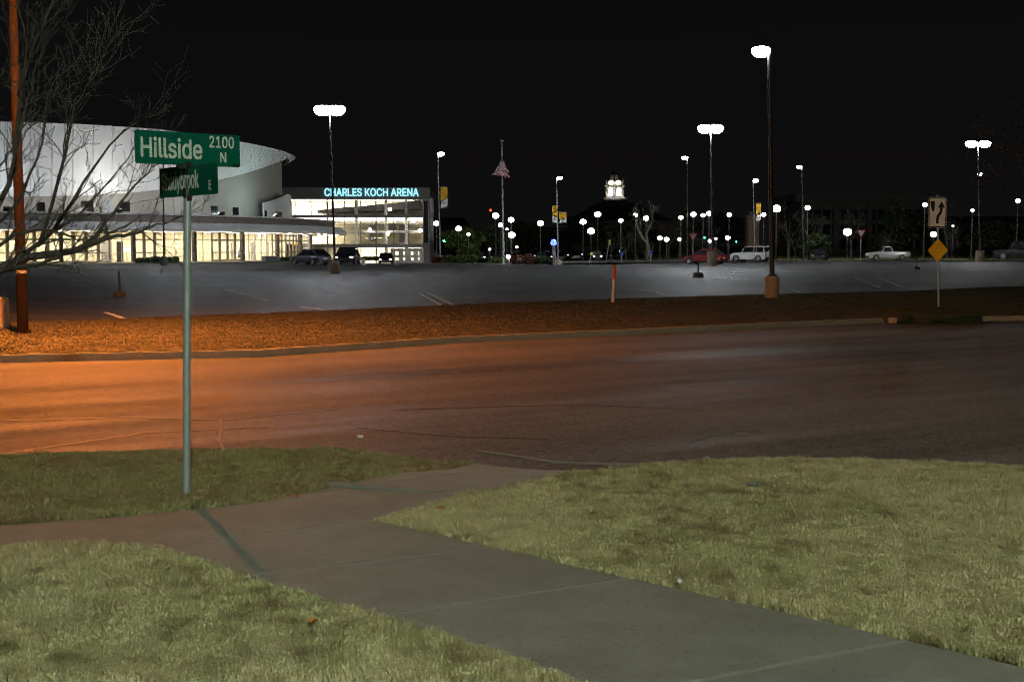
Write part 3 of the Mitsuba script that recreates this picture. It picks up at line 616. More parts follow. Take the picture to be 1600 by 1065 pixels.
# ------------------------------------------------------------------ the glass pavilion
YP, ZG = 183.0, -.9
pv = thing('glass_pavilion', 'lit three storey glass pavilion under a grey fascia with glowing blue letters', 'pavilion')
xp = lambda px: PY(px, 385, YP)[0]
zp = lambda py: PY(560, py, YP)[2]
xl, xr = -38.0, xp(672); z1, z2, z3, z4 = zp(384), zp(338), zp(311), zp(293)
part(pv, 'fascia', bx(xl, xr, YP - .35, YP + .6, z3, z4), 'm_fascia_grey')
part(pv, 'roof', bx(xl, xr - .05, YP + .6, YP + 16, z3 + .3, z4 - .2), 'm_roof')
part(pv, 'corner_column', bx(xp(661), xr - .02, YP - .30, YP + .9, ZG - .3, z3), 'm_grey_frame')
part(pv, 'corner_glass', bx(xp(663), xp(669), YP - .32, YP - .302, z1 + .5, z3 - .3), 'm_window_dark')
for z, h in ((z1, .55), (z2, .42)):
    part(pv, 'floor_beam', bx(xl, xp(661) - .01, YP - .22, YP + .25, z - h / 2, z + h / 2), 'm_grey_frame')
    part(pv, 'floor_slab', bx(xl, xp(661) - .01, YP + .251, YP + 9.5, z - .15, z + .15), 'm_white_wall')
part(pv, 'back_wall', bx(xl, xr - .3, YP + 9.5, YP + 9.8, ZG - .2, z3 + .3), 'm_cream')
part(pv, 'side_wall', bx(xr - .28, xr - .06, YP + .91, YP + 9.49, ZG - .2, z3 + .3), 'm_white_wall')
part(pv, 'ground_floor', bx(xl, xr, YP - 1, YP + 9.5, ZG - .3, ZG + .06), 'm_stucco')
mul = [462, 487, 512, 539, 564, 588, 615, 639]
for i, px in enumerate(mul):
    w = .20 if px in (512, 588) else .10
    part(pv, 'mullion', bx(xp(px) - w / 2, xp(px) + w / 2, YP - .12, YP + .1, ZG, z3), 'm_frame' if w > .15 else 'm_grey_frame')
edges = [444] + mul + [661]
zt1, zt2 = zp(324), zp(356)
for k in range(len(edges) - 1):
    xa, xb = xp(edges[k]) + .11, xp(edges[k + 1]) - .11
    for za, zb in ((z2 + .24, zt1 - .03), (zt1 + .03, z3 - .02), (z1 + .3, zt2 - .03), (zt2 + .03, z2 - .24), (ZG + .1, z1 - .3)):
        part(pv, 'pane', bx(xa, xb, YP, YP + .015, za, zb), 'm_pane')
    for z in (zt1, zt2):
        part(pv, 'rail', bx(xa - .06, xb + .06, YP - .06, YP + .06, z - .025, z + .025), 'm_grey_frame')
# inside: sloping seating rake, galleries, columns, a lit ceiling on each storey
rake = trimesh.Trimesh(*(lambda q: (q, [[0, 1, 2], [0, 2, 3], [4, 6, 5], [4, 7, 6], [0, 4, 5], [0, 5, 1], [1, 5, 6], [1, 6, 2], [2, 6, 7], [2, 7, 3], [3, 7, 4], [3, 4, 0]]))(
    np.array([[xp(490), YP + y, zz] for y in (4, 9.4) for zz in (zp(332), zp(327))] + [[xp(652), YP + y, zz] for y in (4, 9.4) for zz in (zp(325), zp(312))], float)[[0, 1, 3, 2, 4, 5, 7, 6]]), process=False)
part(pv, 'seating_rake', rake, 'm_stucco')
for py, yy in ((362, 2.5), (347, 5.0)):
    part(pv, 'gallery', bx(xp(500), xp(655), YP + yy, YP + 9.4, zp(py) - .12, zp(py) + .25), 'm_white_wall')
    part(pv, 'gallery_rail', cat(bx(xp(500), xp(655), YP + yy - .02, YP + yy, zp(py) + 1.1, zp(py) + 1.16), *[bx(x, x + .04, YP + yy - .02, YP + yy, zp(py) + .25, zp(py) + 1.1) for x in np.arange(xp(500), xp(655), 1.2)]), 'm_grey_metal')
for px in (553, 600, 632): part(pv, 'inner_column', bx(xp(px) - .22, xp(px) + .22, YP + 3.2, YP + 3.6, ZG, z3), 'm_white_wall')
for px, py0, py1 in ((572, 350, 376), (621, 343, 378), (604, 348, 360)): part(pv, 'doorway', bx(xp(px) - .6, xp(px) + .6, YP + 9.42, YP + 9.48, zp(py1), zp(py0)), 'm_grey_frame')
for px, z0, z1_ in ((599, z1 + .6, z1 + 1.5), (583, z1 + .6, z1 + 1.2)): part(pv, 'wall_panel', bx(xp(px) - .9, xp(px) + .9, YP + 9.4, YP + 9.44, z0 + .6, z1_ + .4), 'm_lime')
for z, x0, x1, yy, L, w in ((z3 + .05, xl + 1, xp(640), 5.5, 14, .3), (z2 - .3, xl + 1, xp(650), 5.5, 11, .3), (z1 - .32, xp(520), xp(650), 5.5, 9, .15)):
    m = prism(sg.box(x0, YP + yy, x1, YP + yy + 2.4), .02, z)
    part(pv, 'ceiling_light', m, 'm_headlamp', emit=(L, L * .93, L * .76), weight=w)
for px, py in ((609, 327), (646, 345), (657, 341), (657, 360), (578, 359), (606, 365)):
    p = PY(px, py, YP + 1.6); part(pv, 'pendant_light', ball(.30, p, 1), 'm_headlamp', emit=(9, 8.7, 8), weight=.03)
lt = text('CHARLES KOCH ARENA', 1.12, xp(655) - xp(508.5), .14, bold=True)
for c in letters(lt): part(pv, 'letter', moved(upright(c), xp(508.5), YP - .37, zp(306.5)), 'm_white', emit=(.36, 1.05, 1.25), weight=.006)
# white screen of square openings in front of the ground floor
gr = []
for px in (617, 629, 641, 652, 661): gr.append(bx(xp(px) - .32, xp(px) + .32, YP - 3.2, YP - 2.9, ZG - .1, z1 - .35))
for py in (389.5, 399, 407.5): gr.append(bx(xp(617), xp(661), YP - 3.18, YP - 2.92, zp(py) - .28, zp(py) + .1))
k = thing('lattice_screen', 'pale lattice of square openings before the pavilion ground floor', 'screen')
for i, m in enumerate(gr): part(k, 'post' if i < 5 else 'rail', m, 'm_band')

# ------------------------------------------------------------------ street signs
def plate(w, h, r, th=.004):
    return upright(prism(sg.box(-w / 2 + r, -h / 2 + r, w / 2 - r, h / 2 - r).buffer(r, quad_segs=5), th))
sp = P(291, 773); Yp_ = sp[1]
k = thing('street_sign', 'galvanised post with two crossed green street name blades on the grass strip', 'street sign')
px_top = PY(293, 300, Yp_); zt = px_top[2] + .02
part(k, 'post', tube([(*sp, -.15), (sp[0] * .5 + px_top[0] * .5, Yp_, zt / 2), (px_top[0], Yp_, zt)], .0262, 16), 'm_galv', smooth=40)
part(k, 'post_cap', cat(cyl(.031, zt - .06, zt + .005, px_top[0], Yp_, 14), box(.012, .05, .03, (px_top[0], Yp_, zt + .02))), 'm_dark_metal')
th1, th2 = math.radians(37), math.radians(-51)
zc2 = PY(293, 282.5, Yp_)[2]; zc1 = PY(295, 233, Yp_)[2]; xs = px_top[0]
h1, h2 = .218, .205
part(k, 'cross_bracket', cat(moved(box(.14, .03, .03), xs, Yp_, zc1 - h1 / 2 - .006, th1), moved(box(.05, .02, .05), xs, Yp_, zc1 - h1 / 2 - .03, th2), moved(box(.12, .022, .03), xs, Yp_, zc2 + h2 / 2 + .004, th2), moved(box(.07, .03, .04), xs, Yp_, zc2 - h2 / 2 - .012, th2)), 'm_dark_metal')
w1 = .735; b1 = part(k, 'name_blade', moved(plate(w1, h1, .012), xs + .013, Yp_, zc1, th1), 'm_sign_green')
def on_blade(m, u, v, off, zc, th, dx=.013):   # lettering: u across, v up from the blade's centre
    m = upright(m); m.apply_translation((u, -off, v)); return moved(m, xs + dx, Yp_, zc, th)
for tx, hh_, ww_, u_, v_ in (('Hillside', .124, .425, -.33, -.062), ('2100', .074, .18, .145, .02), ('N', .066, .044, .222, -.078)):
    for c in letters(text(tx, hh_, ww_, .0015, True)): part(b1, 'letter', on_blade(c, u_, v_, .0045, zc1, th1), 'm_sign_letter')
part(b1, 'sticker', on_blade(prism(sg.box(0, 0, .05, .018), .0015), .312, -.105, .0045, zc1, th1), 'm_black')
w2 = .92; b2 = part(k, 'name_blade', moved(plate(w2, h2, .012), xs + .003, Yp_, zc2, th2), 'm_sign_green')
for tx, hh_, ww_, u_, v_ in (('Shadybrook', .115, .60, -.42, -.05), ('E', .06, .04, .33, -.07)):
    for c in letters(text(tx, hh_, ww_, .0015, True)): part(b2, 'letter', on_blade(c, u_, v_, .0045, zc2, th2, .003), 'm_sign_letter')

def arrow_poly(pts, w, head):
    q = np.array(pts, float); s = sg.LineString(q).buffer(w / 2, cap_style=2)
    d = q[-1] - q[-2]; d /= np.linalg.norm(d); nrm = np.array([-d[1], d[0]])
    return s.union(sg.Polygon([q[-1] - nrm * head * .62 - d * head * .1, q[-1] + d * head, q[-1] + nrm * head * .62 - d * head * .1]))
kp = P(1467, 486); Yk = kp[1]; q0 = PY(1464, 332, Yk); q1 = PY(1464.5, 391, Yk); sc = Yk / F; zt = PY(1464, 305, Yk)[2]
k = thing('keep_right_sign', 'thin post with a white keep right panel above a yellow diamond', 'traffic sign')
part(k, 'post', tube([(*kp, -.1), (q0[0], Yk, zt)], .03, 8), 'm_galv', smooth=40)
pn = part(k, 'panel', moved(plate(29 * sc, 47 * sc, .04), q0[0], Yk - .04, q0[2], math.radians(2)), 'm_sign_white')
S = 47 * sc
isl = sg.Polygon([(-.17 * S, .30 * S), (-.24 * S, .36 * S), (-.10 * S, .36 * S)]).union(sg.Polygon([(-.225 * S, .33 * S), (-.115 * S, .33 * S), (-.11 * S, .16 * S), (-.145 * S, .02 * S), (-.2 * S, .12 * S)])).buffer(.01)
arr = arrow_poly([(.00 * S, -.36 * S), (.0, -.22 * S), (.02 * S, -.12 * S), (.10 * S, .0), (.125 * S, .1 * S), (.125 * S, .17 * S)], .085 * S, .2 * S)
part(pn, 'symbol', moved(upright(prism(isl.union(arr), .003)), q0[0], Yk - .045, q0[2], math.radians(2)), 'm_black')
part(pn, 'border', moved(upright(prism(sg.box(-.285 * S, -.475 * S, .285 * S, .475 * S).buffer(.01).difference(sg.box(-.265 * S, -.455 * S, .265 * S, .455 * S)), .002)), q0[0], Yk - .0445, q0[2], math.radians(2)), 'm_black')
dm = 18.5 * sc
dd = part(k, 'diamond', moved(upright(prism(sg.Polygon([(0, -dm), (dm * .86, 0), (0, dm), (-dm * .86, 0)]), .004)), q1[0], Yk - .04, q1[2]), 'm_sign_yellow')
for i in range(3):
    for j in range(3):
        u, v = (i - j) * dm * .27, (i + j - 2) * dm * .31
        part(dd, 'reflector', moved(upright(prism(sg.Point(0, 0).buffer(dm * .125, quad_segs=5), .01)), q1[0] + u, Yk - .0445, q1[2] + v), 'm_reflector')
dp = P(957, 473); t0 = PY(960.5, 414, dp[1])
k = thing('marker_post', 'slim post with an orange top standing on the verge', 'marker post')
mid_ = t0 * .62 + np.array([*dp, 0]) * .38
part(k, 'tube', tube([(*dp, -.1), (mid_[0], dp[1], mid_[2])], .046, 10), 'm_pale_tube', smooth=40); part(k, 'orange_top', tube([(mid_[0], dp[1], mid_[2]), (t0[0], dp[1], t0[2])], .05, 10), 'm_orange', smooth=40)

def tri_sign(px, py, w_px, base_py, Y, label, m_in='m_sign_white'):
    c = PY(px, py, Y); r = w_px * Y / F / 2; k = thing('give_way_sign', label, 'traffic sign'); hh = r * 1.74
    part(k, 'post', tube([(c[0], Y + .05, float(terr(c[0], Y)) - .1), (c[0], Y + .05, c[2] + hh * .4)], .05, 8), 'm_galv')
    tr = sg.Polygon([(-r, hh * .55), (r, hh * .55), (0, -hh * .55)]).buffer(.03)
    p_ = part(k, 'panel', moved(upright(prism(tr, .01)), c[0], Y, c[2]), 'm_red')
    part(p_, 'centre', moved(upright(prism(tr.buffer(-.24 * r), .006)), c[0], Y - .012, c[2]), m_in)
tri_sign(1345.5, 366, 15, 406, 138, 'red and white triangular give way sign left of the white pickup')
tri_sign(1083, 371, 12, 400, 150, 'dim red triangular sign behind the red car', 'm_stucco')
def small_sign(px, py, w, h, base_py, label, m, lean=0, shape='rect', bs=None):
    b = P(px + lean, base_py); c = PY(px, py, b[1]); s = b[1] / F
    k = thing('sign_post', label, 'sign')
    part(k, 'post', tube([(*b, -.1), (c[0], b[1] + .04, c[2] + h * s * .4)], .05, 6), 'm_galv')
    g = sg.box(-w * s / 2, -h * s / 2, w * s / 2, h * s / 2) if shape == 'rect' else sg.Point(0, 0).buffer(w * s / 2)
    part(k, 'panel', moved(upright(prism(g, .02)), c[0], b[1] - .02, c[2]), m)
    if bs: part(k, 'concrete_foot', moved(lathe([(bs * 1.25, 0), (bs, bs * 1.1), (0, bs * 1.15)], 12), b[0], b[1], 0), 'm_concrete', smooth=30)
small_sign(952.5, 379, 3.6, 8, 408.5, 'cream sign on a leaning post right of the lamp with a visible post', 'm_lime', lean=-6)
small_sign(924.5, 396.5, 5, 6, 411, 'round yellow sign on a concrete foot under a bright lamp', 'm_lime', shape='round', lean=-4, bs=.24)
small_sign(971.5, 396, 4.5, 6, 409, 'small blue sign between the cream sign and the pale tree trunk', 'm_blue_sign')
small_sign(1017.5, 395, 4, 6, 408.8, 'small blue sign right of the pale tree trunk', 'm_blue_sign', lean=-.5)
def stub_post(px, py0, py1, label, r=.16, pole=.035):
    b = P(px, py1); s = b[1] / F; k = thing('barrier_post', label, 'post')
    part(k, 'post', tube([(*b, 0), (b[0], b[1], (py1 - py0) * s)], pole, 8), 'm_bronze'); part(k, 'concrete_foot', moved(lathe([(r * 1.3, 0), (r * 1.05, r * 1.1), (0, r * 1.2)], 14), *b, 0), 'm_concrete', smooth=30)
stub_post(187, 424, 463, 'thin post on a concrete foot in the car park before the arena')
stub_post(1091, 405, 433, 'thin post on a concrete foot in the car park before the red car', r=.24)
stub_post(1432, 398, 421, 'thin post on a concrete foot in the car park left of the yellow diamond', r=.22)
b = P(-4, 512); k = thing('concrete_block', 'orange lit concrete drum cut off by the left edge of the picture', 'concrete drum')
put(k, moved(lathe([(.23, -.1), (.23, .62), (.2, .65), (0, .65)], 20), *b, 0), 'm_cast', smooth=40)

# ------------------------------------------------------------------ vehicles
def arch(x, r, n=9): return [(x + r * math.cos(a), .30 + r * math.sin(a) * 1.0) for a in np.linspace(PI, 0, n)] 
STYLES = {  # lengths in fractions of the car's length (front = 1), heights in fractions of its height
    'hatch': dict(L=3.95, W=1.68, H=1.46, belt=.60, nose=.47, cowl=.74, roof0=.56, roof1=.20, tail=.02, deck=.60, wr=.31),
    'sedan': dict(L=4.4, W=1.75, H=1.42, belt=.60, nose=.48, cowl=.72, roof0=.55, roof1=.28, tail=.12, deck=.62, wr=.32),
    'wagon': dict(L=4.2, W=1.78, H=1.74, belt=.61, nose=.52, cowl=.68, roof0=.60, roof1=.05, tail=.01, deck=.60, wr=.40),
    'pickup': dict(L=5.1, W=1.85, H=1.68, belt=.60, nose=.52, cowl=.70, roof0=.61, roof1=.45, tail=.41, deck=.60, wr=.36)}
def car(label, paint, style, px, py, head_deg, group='cars parked in the car park', scale=1.0, detail=True, lit=None, xy=None, name='parked_car'):
    s = STYLES[style]; L, Wd, H, belt = s['L'], s['W'], s['H'], s['belt'] * s['H']
    xy = P(px, py) if xy is None else xy; zg = float(terr(*xy)); rz = math.radians(head_deg)
    k = thing(name, label, 'car' if style != 'pickup' else 'pickup truck', group)
    def g(m): 
        m = m.copy(); m.apply_scale(scale); return moved(m, xy[0], xy[1], zg + .01, rz)
    X = lambda f: (f - .5) * L
    fw, rw, wr = X(.82), X(.19), s['wr']; zl = .22
    bd = [(X(.005), zl + .1), (X(0), .45), (X(.0) + .02, belt * .92), (X(s['tail']), belt if style != 'pickup' else belt * .98)]
    if style == 'pickup': bd = [(X(.005), .5), (X(0), .55), (X(0), belt * .98), (X(s['tail']), belt)]
    bd += [(X(s['cowl']), belt), (X(.88), s['nose'] * H + .1), (X(.97), s['nose'] * H), (X(1.0), s['nose'] * H - .12), (X(1.0), .36), (X(.985), zl)]
    bd += [(x, max(z, zl)) for x, z in arch(fw, wr + .06)[::-1]] + [(x, max(z, zl)) for x, z in arch(rw, wr + .06)[::-1]]
    bp = sg.Polygon(bd).buffer(0)
    def slab(p, w):
        m = trimesh.creation.extrude_polygon(p, w, engine='earcut'); m.apply_translation((0, 0, -w / 2)); m = upright(m); return m
    b = slab(bp, Wd); v = b.vertices
    top = np.clip((v[:, 2] - (belt - .16)) / .16, 0, 1) * (v[:, 0] < 99); v[:, 1] *= 1 - .07 * top - .06 * np.clip((zl + .12 - v[:, 2]) / .12, 0, 1)
    v[:, 1] *= 1 - .10 * np.clip((np.abs(v[:, 0]) - L * .44) / (L * .06), 0, 1)
    part(k, 'body', g(b), 'm_paint_' + paint, smooth=32)
    # cabin: glass house with a painted roof
    c0, r0, r1, t0 = X(s['cowl']), X(s['roof0']), X(s['roof1']), X(s['tail'])
    cab = sg.Polygon([(t0 + .02, belt - .01), (c0, belt - .01), (r0, H - .05), (r0 - .15, H), (r1 + .12, H), (r1, H - .05)])
    c = slab(cab, Wd * .93); v = c.vertices; kk = .2
    v[:, 1] *= 1 - kk * np.clip((v[:, 2] - belt) / (H - belt), 0, 1)
    cb_ = part(k, 'cabin', g(c), 'm_paint_' + paint, smooth=32)
    if not detail:
        inner = sg.Polygon([(t0 + .2, belt + .03), (c0 - .18, belt + .03), (r0 - .06, H - .1), (r1 + .1, H - .1)])
        w = slab(inner, Wd * .935); v = w.vertices; v[:, 1] *= 1 - kk * np.clip((v[:, 2] - belt) / (H - belt), 0, 1); part(cb_, 'window', g(w), 'm_carglass')
    def side_glass(pl, sd):
        m = trimesh.creation.extrude_polygon(pl, .012, engine='earcut'); m = upright(m); v = m.vertices
        off = v[:, 1] + .012; yy = Wd * .465 * (1 - kk * np.clip((v[:, 2] - belt) / (H - belt), 0, 1)) + .004
        v[:, 1] = sd * (yy + off * .5); 
        if sd > 0: m.invert()
        return m
    xm = (c0 * .46 + t0 * .54) if style != 'pickup' else None
    if detail:
        house = sg.Polygon([(t0 + .16, belt + .03), (c0 - .14, belt + .03), (r0 - .03, H - .1), (r1 + .10, H - .1)])
        cuts_ = [] if xm is None else [sg.box(xm - .04, 0, xm + .04, 9)]
        if style == 'wagon': cuts_.append(sg.box(t0 + L * .24 - .04, 0, t0 + L * .24 + .04, 9))
        pieces = house.difference(shapely.union_all(cuts_)) if cuts_ else house
        for pc in getattr(pieces, 'geoms', [pieces]):
            for sd in (-1, 1): part(cb_, 'side_window', g(side_glass(pc, sd)), 'm_carglass')
        def slope(xa, za, xb, zb, nrm):
            w0, w1 = Wd * .43, Wd * .43 * (1 - kk)
            e = np.array([xb - xa, 0, zb - za]); e /= np.linalg.norm(e); nv = np.array([e[2], 0, -e[0]]) * nrm
            q = [np.array([xa, -w0, za]) + e * .06, np.array([xa, w0, za]) + e * .06, np.array([xb, w1, zb]) - e * .06, np.array([xb, -w1, zb]) - e * .06]
            v = np.array(q + q); v[:4] += nv * .012; v[4:] -= nv * .02
            return trimesh.convex.convex_hull(v)
        part(cb_, 'windscreen', g(slope(c0, belt, r0, H - .05, 1)), 'm_carglass')
        part(cb_, 'rear_window', g(slope(t0 + .02, belt, r1, H - .05, -1)), 'm_carglass')
    for wx in (fw, rw):
        for sd in (-1, 1):
            ty = lathe([(wr * .62, -.1), (wr * .95, -.1), (wr, -.06), (wr, .06), (wr * .95, .1), (wr * .62, .1)], 20)
            ty.apply_transform(trimesh.transformations.rotation_matrix(PI / 2, (1, 0, 0))); ty.apply_translation((wx, sd * (Wd / 2 - .12), wr)); 
            wk = part(k, 'wheel', g(ty), 'm_tyre', smooth=40)
            if detail:
                rm = lathe([(0, .05), (wr * .2, .06), (wr * .55, .03), (wr * .64, .085), (wr * .64, -.09)], 12); rm.apply_transform(trimesh.transformations.rotation_matrix(PI / 2 * -sd, (1, 0, 0))); rm.apply_translation((wx, sd * (Wd / 2 - .12), wr))
                part(wk, 'rim', g(rm), 'm_rim')
    if detail:
        zh = s['nose'] * H - .1
        for sd in (-1, 1):
            hl = ball(1, sub=2); hl.vertices *= (.1, .17, .08); hl.apply_translation((L / 2 - .1, sd * Wd * .35, zh))
            part(k, 'headlight', g(hl), 'm_headlamp', smooth=True, emit=lit, weight=.05)
            part(k, 'tail_light', g(box(.06, .16, .22, (-L / 2 + .02, sd * Wd * .375, belt - .18))), 'm_taillight')
            mr = ball(1, sub=1); mr.vertices *= (.06, .1, .07); mr.apply_translation((c0 - .22, sd * (Wd * .5 + .04), belt + .06)); part(k, 'mirror', g(mr), 'm_paint_' + paint)
        part(k, 'number_plate', g(box(.02, .46, .13, (-L / 2 - .012, 0, .62 if style != 'wagon' else .55))), 'm_plate')
        part(k, 'rear_bumper', g(box(.12, Wd * .9, .18, (-L / 2 - .02, 0, .42))), 'm_dark_metal' if style in ('wagon', 'pickup') else 'm_paint_' + paint)
        part(k, 'front_bumper', g(box(.1, Wd * .84, .18, (L / 2 - .0, 0, .40))), 'm_dark_metal' if style in ('wagon', 'pickup') else 'm_paint_' + paint)
        for j, zz in enumerate((.66,)): part(k, 'door_seam', g(cat(*[box(.012, .01, belt - .42, (x, sd * Wd * .5002, (belt + .36) / 2)) for x in ((c0 + .02, xm or (c0 - 1.1), t0 + .15) if style != 'pickup' else (c0, t0 + .05)) for sd in (-1, 1)])), 'm_black')
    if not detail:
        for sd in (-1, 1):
            hl = ball(1, sub=1); hl.vertices *= (.08, .15, .09); hl.apply_translation((L / 2 - .03, sd * Wd * .36, s['nose'] * H - .08)); part(k, 'headlight', g(hl), 'm_headlamp', emit=lit, weight=.004)  # where lit, the glow stands in for glints on the far cars
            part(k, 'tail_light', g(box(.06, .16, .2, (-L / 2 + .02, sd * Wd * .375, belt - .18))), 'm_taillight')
    if style == 'wagon' and detail:
        sw = moved(lathe([(0, -.1), (.28, -.1), (.33, -.05), (.33, .06), (.28, .1), (0, .1)], 18), 0, 0, 0); sw.apply_transform(trimesh.transformations.rotation_matrix(PI / 2, (0, 1, 0))); sw.apply_translation((-L / 2 - .14, .05, .95))
        part(k, 'spare_wheel', g(sw), 'm_paint_' + paint, smooth=40)
        part(k, 'roof_rack', g(cat(*[box(L * .4, .03, .03, (-L * .15, sd * Wd * .33, H + .05)) for sd in (-1, 1)], *[box(.03, .03, .06, (x, sd * Wd * .33, H + .02)) for sd in (-1, 1) for x in (-L * .32, L * .02)])), 'm_dark_metal')
    if style == 'pickup' and detail:
        part(k, 'bed_rail', g(cat(*[box(L * .38, .05, .05, (X(.2), sd * Wd * .45, belt + .015)) for sd in (-1, 1)])), 'm_paint_' + paint)
    return k
car('dark blue hatchback seen from behind its left side, before the arena canopy', 'blue', 'hatch', 485, 414.5, 140)
car('red hatchback parked behind the tan drum of a twin light', 'red', 'hatch', 1101, 413, 143)
car('white boxy off-roader with a spare wheel, right of the red car', 'white', 'wagon', 1173, 409.5, 141, scale=1.0)
car('white pickup truck standing side on, left of the yellow diamond', 'pickup', 'pickup', 1387, 406.5, 178)
car('dark car with glinting lamps half hidden behind a bare tree', 'black', 'sedan', 1281, 407, 250)
car('large dark off-roader at the right edge of the picture', 'black', 'wagon', 1588, 406, 165, scale=1.28)
car('dark car facing the viewer with glaring headlights, right of the dark blue car', 'black', 'sedan', 543, 413, -90, lit=(16, 14.5, 13), scale=1.15)
car('dark car facing the viewer with glaring headlights, before the pavilion lattice', 'black', 'sedan', 0, 0, -86, lit=(22, 22, 21), xy=np.array([(603.5 - 800) / F * 148, 148.0]))
# the far rows of parked cars beyond the shrubs
r_ = np.random.default_rng(5)
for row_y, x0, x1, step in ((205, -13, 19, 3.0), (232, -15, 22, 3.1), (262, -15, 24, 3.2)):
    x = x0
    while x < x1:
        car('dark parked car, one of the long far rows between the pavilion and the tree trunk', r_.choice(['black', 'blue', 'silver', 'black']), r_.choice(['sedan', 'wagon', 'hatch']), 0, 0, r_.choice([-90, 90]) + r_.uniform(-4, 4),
            'cars in the far rows', detail=False, lit=(7, 6.8, 6.2) if r_.random() < .7 else None, xy=np.array([x + r_.uniform(-.2, .2), row_y + r_.uniform(-.6, .6)]))  # most parked cars get added lit headlights in place of small glints
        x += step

# ------------------------------------------------------------------ flagpole, banners, emergency phone and small things
Yf = 113.0; b = PY(787, 400, Yf); tp = PY(784, 221, Yf)
k = thing('flagpole', 'tall pale flagpole right of the glass pavilion', 'flagpole')
part(k, 'pole', tube([(b[0], Yf, -.1), (tp[0], Yf, tp[2])], [.11, .055], 10), 'm_galv', smooth=40); part(k, 'ball', ball(.14, tp + [0, 0, .1], 1), 'm_galv', smooth=True)
u, v = np.meshgrid(np.linspace(0, 1, 61), np.linspace(0, 1, 40), indexing='ij')
hh = 2.45; drop = 1 - v   # a limp flag: the fly hangs in folds that fan out downwards
zf = PY(784, 240, Yf)[2] - drop * (hh * .45) - u * 1.25 * (1 - .1 * drop)
rad = (.08 + .95 * (drop * .55 + u * .5 * .9) ** 1.1); fold = np.sin(u * 5.5 * PI + drop * 1.2)
xf = tp[0] + .1 - rad * .95 * fold * (.25 + .75 * np.minimum(1, u * 2.2)) * (.5 + drop * .5) - .25 * rad * u
yf = Yf - .12 + .5 * rad * np.cos(u * 5.5 * PI + .6) * np.minimum(1, u * 2)
i, j = np.meshgrid(np.arange(60), np.arange(39), indexing='ij'); q = np.stack([i * 40 + j, (i + 1) * 40 + j, (i + 1) * 40 + j + 1, i * 40 + j + 1], -1).reshape(-1, 4)
fm = trimesh.Trimesh(np.stack([xf, yf, zf], -1).reshape(-1, 3), np.vstack([q[:, [0, 1, 2]], q[:, [0, 2, 3]]]), process=False)
k = thing('flag', 'limp striped flag with a blue starred corner hanging from the flagpole', 'flag'); put(k, fm, 'm_flag', smooth=True, uv=np.stack([u, v], -1).reshape(-1, 2))
c = PY(794, 401, 110); k = thing('ground_flood_light', 'low pinkish flood light at the foot of the flagpole', 'flood light')
part(k, 'pedestal', tube([(c[0], 110, -.1), (c[0], 110, c[2] - .2)], .14, 8), 'm_concrete'); part(k, 'lamp', ball(.2, c, 2), 'm_headlamp', emit=(16, 12.5, 12), weight=.05)
fl = np.array([b[0] + 1.4, Yf - 4.0, .5]); k = thing('ground_flood_light', 'small dark flood light on the ground that is aimed up at the flag', 'flood light'); tg = np.array([tp[0], Yf, 8.3])
part(k, 'housing', aimed(box(.42, .3, .2, (0, 0, -.11)), fl, tg - fl), 'm_dark_metal'); part(k, 'lens', aimed(prism(sg.box(-.18, -.12, .18, .12), .01), fl, tg - fl), 'm_headlamp', emit=(420, 390, 375), weight=.3)
part(k, 'stand', cyl(.05, 0, .4, fl[0], fl[1], 6), 'm_dark_metal')
def banner(px0, px1, py0, py1, Y, label, mirror=False):
    a, c = PY(px0, py0, Y), PY(px1, py1, Y); w, h = c[0] - a[0], a[2] - c[2]; k = thing('banner', label, 'banner', None)
    y_ = Y - .16
    def sheet(pts, m, nm, dy=0):
        pts = [((1 - x) if mirror else x, z) for x, z in pts]
        s_ = prism(sg.Polygon([(a[0] + x * w, c[2] + z * h) for x, z in pts]), .012); s_ = upright(s_); s_ = trimesh.Trimesh(*trimesh.remesh.subdivide_to_size(s_.vertices, s_.faces, .35))
        s_.vertices[:, 1] += y_ + dy + .05 * np.sin(s_.vertices[:, 2] * 2.1); return part(k, nm, s_, m, smooth=40)
    sheet([(0, .33), (0, 1), (1, 1), (1, .53)], 'm_banner', 'yellow_field'); wf = sheet([(.0, 0), (.12, .30), (1, .50), (1, .08)], 'm_banner_white', 'white_field')
    sheet([(.35, .20), (.45, .29), (.7, .33), (.75, .26), (.55, .19)], 'm_stucco', 'emblem', -.012)
    part(k, 'rod', cat(*[tube([(a[0] - .12 if not mirror else a[0], Y - .1, z), (c[0] + (.12 if mirror else 0), Y - .1, z)], .03, 6) for z in (a[2] + .03, c[2] + .02)]), 'm_grey_metal')
banner(688.6, 699.5, 292.5, 325.5, 118, 'yellow and white banner on the light right of the pavilion')
banner(862.5, 871.2, 322, 348.5, 118, 'yellow and white banner left of the pole right of the flagpole', True)
banner(873.4, 885, 332, 348.5, 118, 'shorter pale banner right of the pole right of the flagpole')
banner(1181, 1188.5, 317.5, 346, 150, 'yellow and white banner above the white off-roader')
c = PY(865, 379, 108); k = thing('emergency_phone', 'slim grey emergency call pillar with a glowing blue lamp on top', 'call pillar')
part(k, 'pillar', tube([(c[0] + .12, 108, -.1), (c[0], 108, c[2] - .22)], [.15, .13], 12), 'm_grey_metal', smooth=40); part(k, 'blue_lamp', lathe([(0, -.26), (.22, -.23), (.27, 0), (.19, .25), (0, .31)], 12).apply_translation(c), 'm_headlamp', emit=(.22, .5, 6), weight=.1)
part(k, 'call_box', box(.22, .1, .4, (c[0] + .06, 107.83, 1.1)), 'm_white')
b = P(688.5, 412.3); k = thing('utility_box', 'beige utility cabinet between the shrubs by the pavilion corner', 'cabinet')
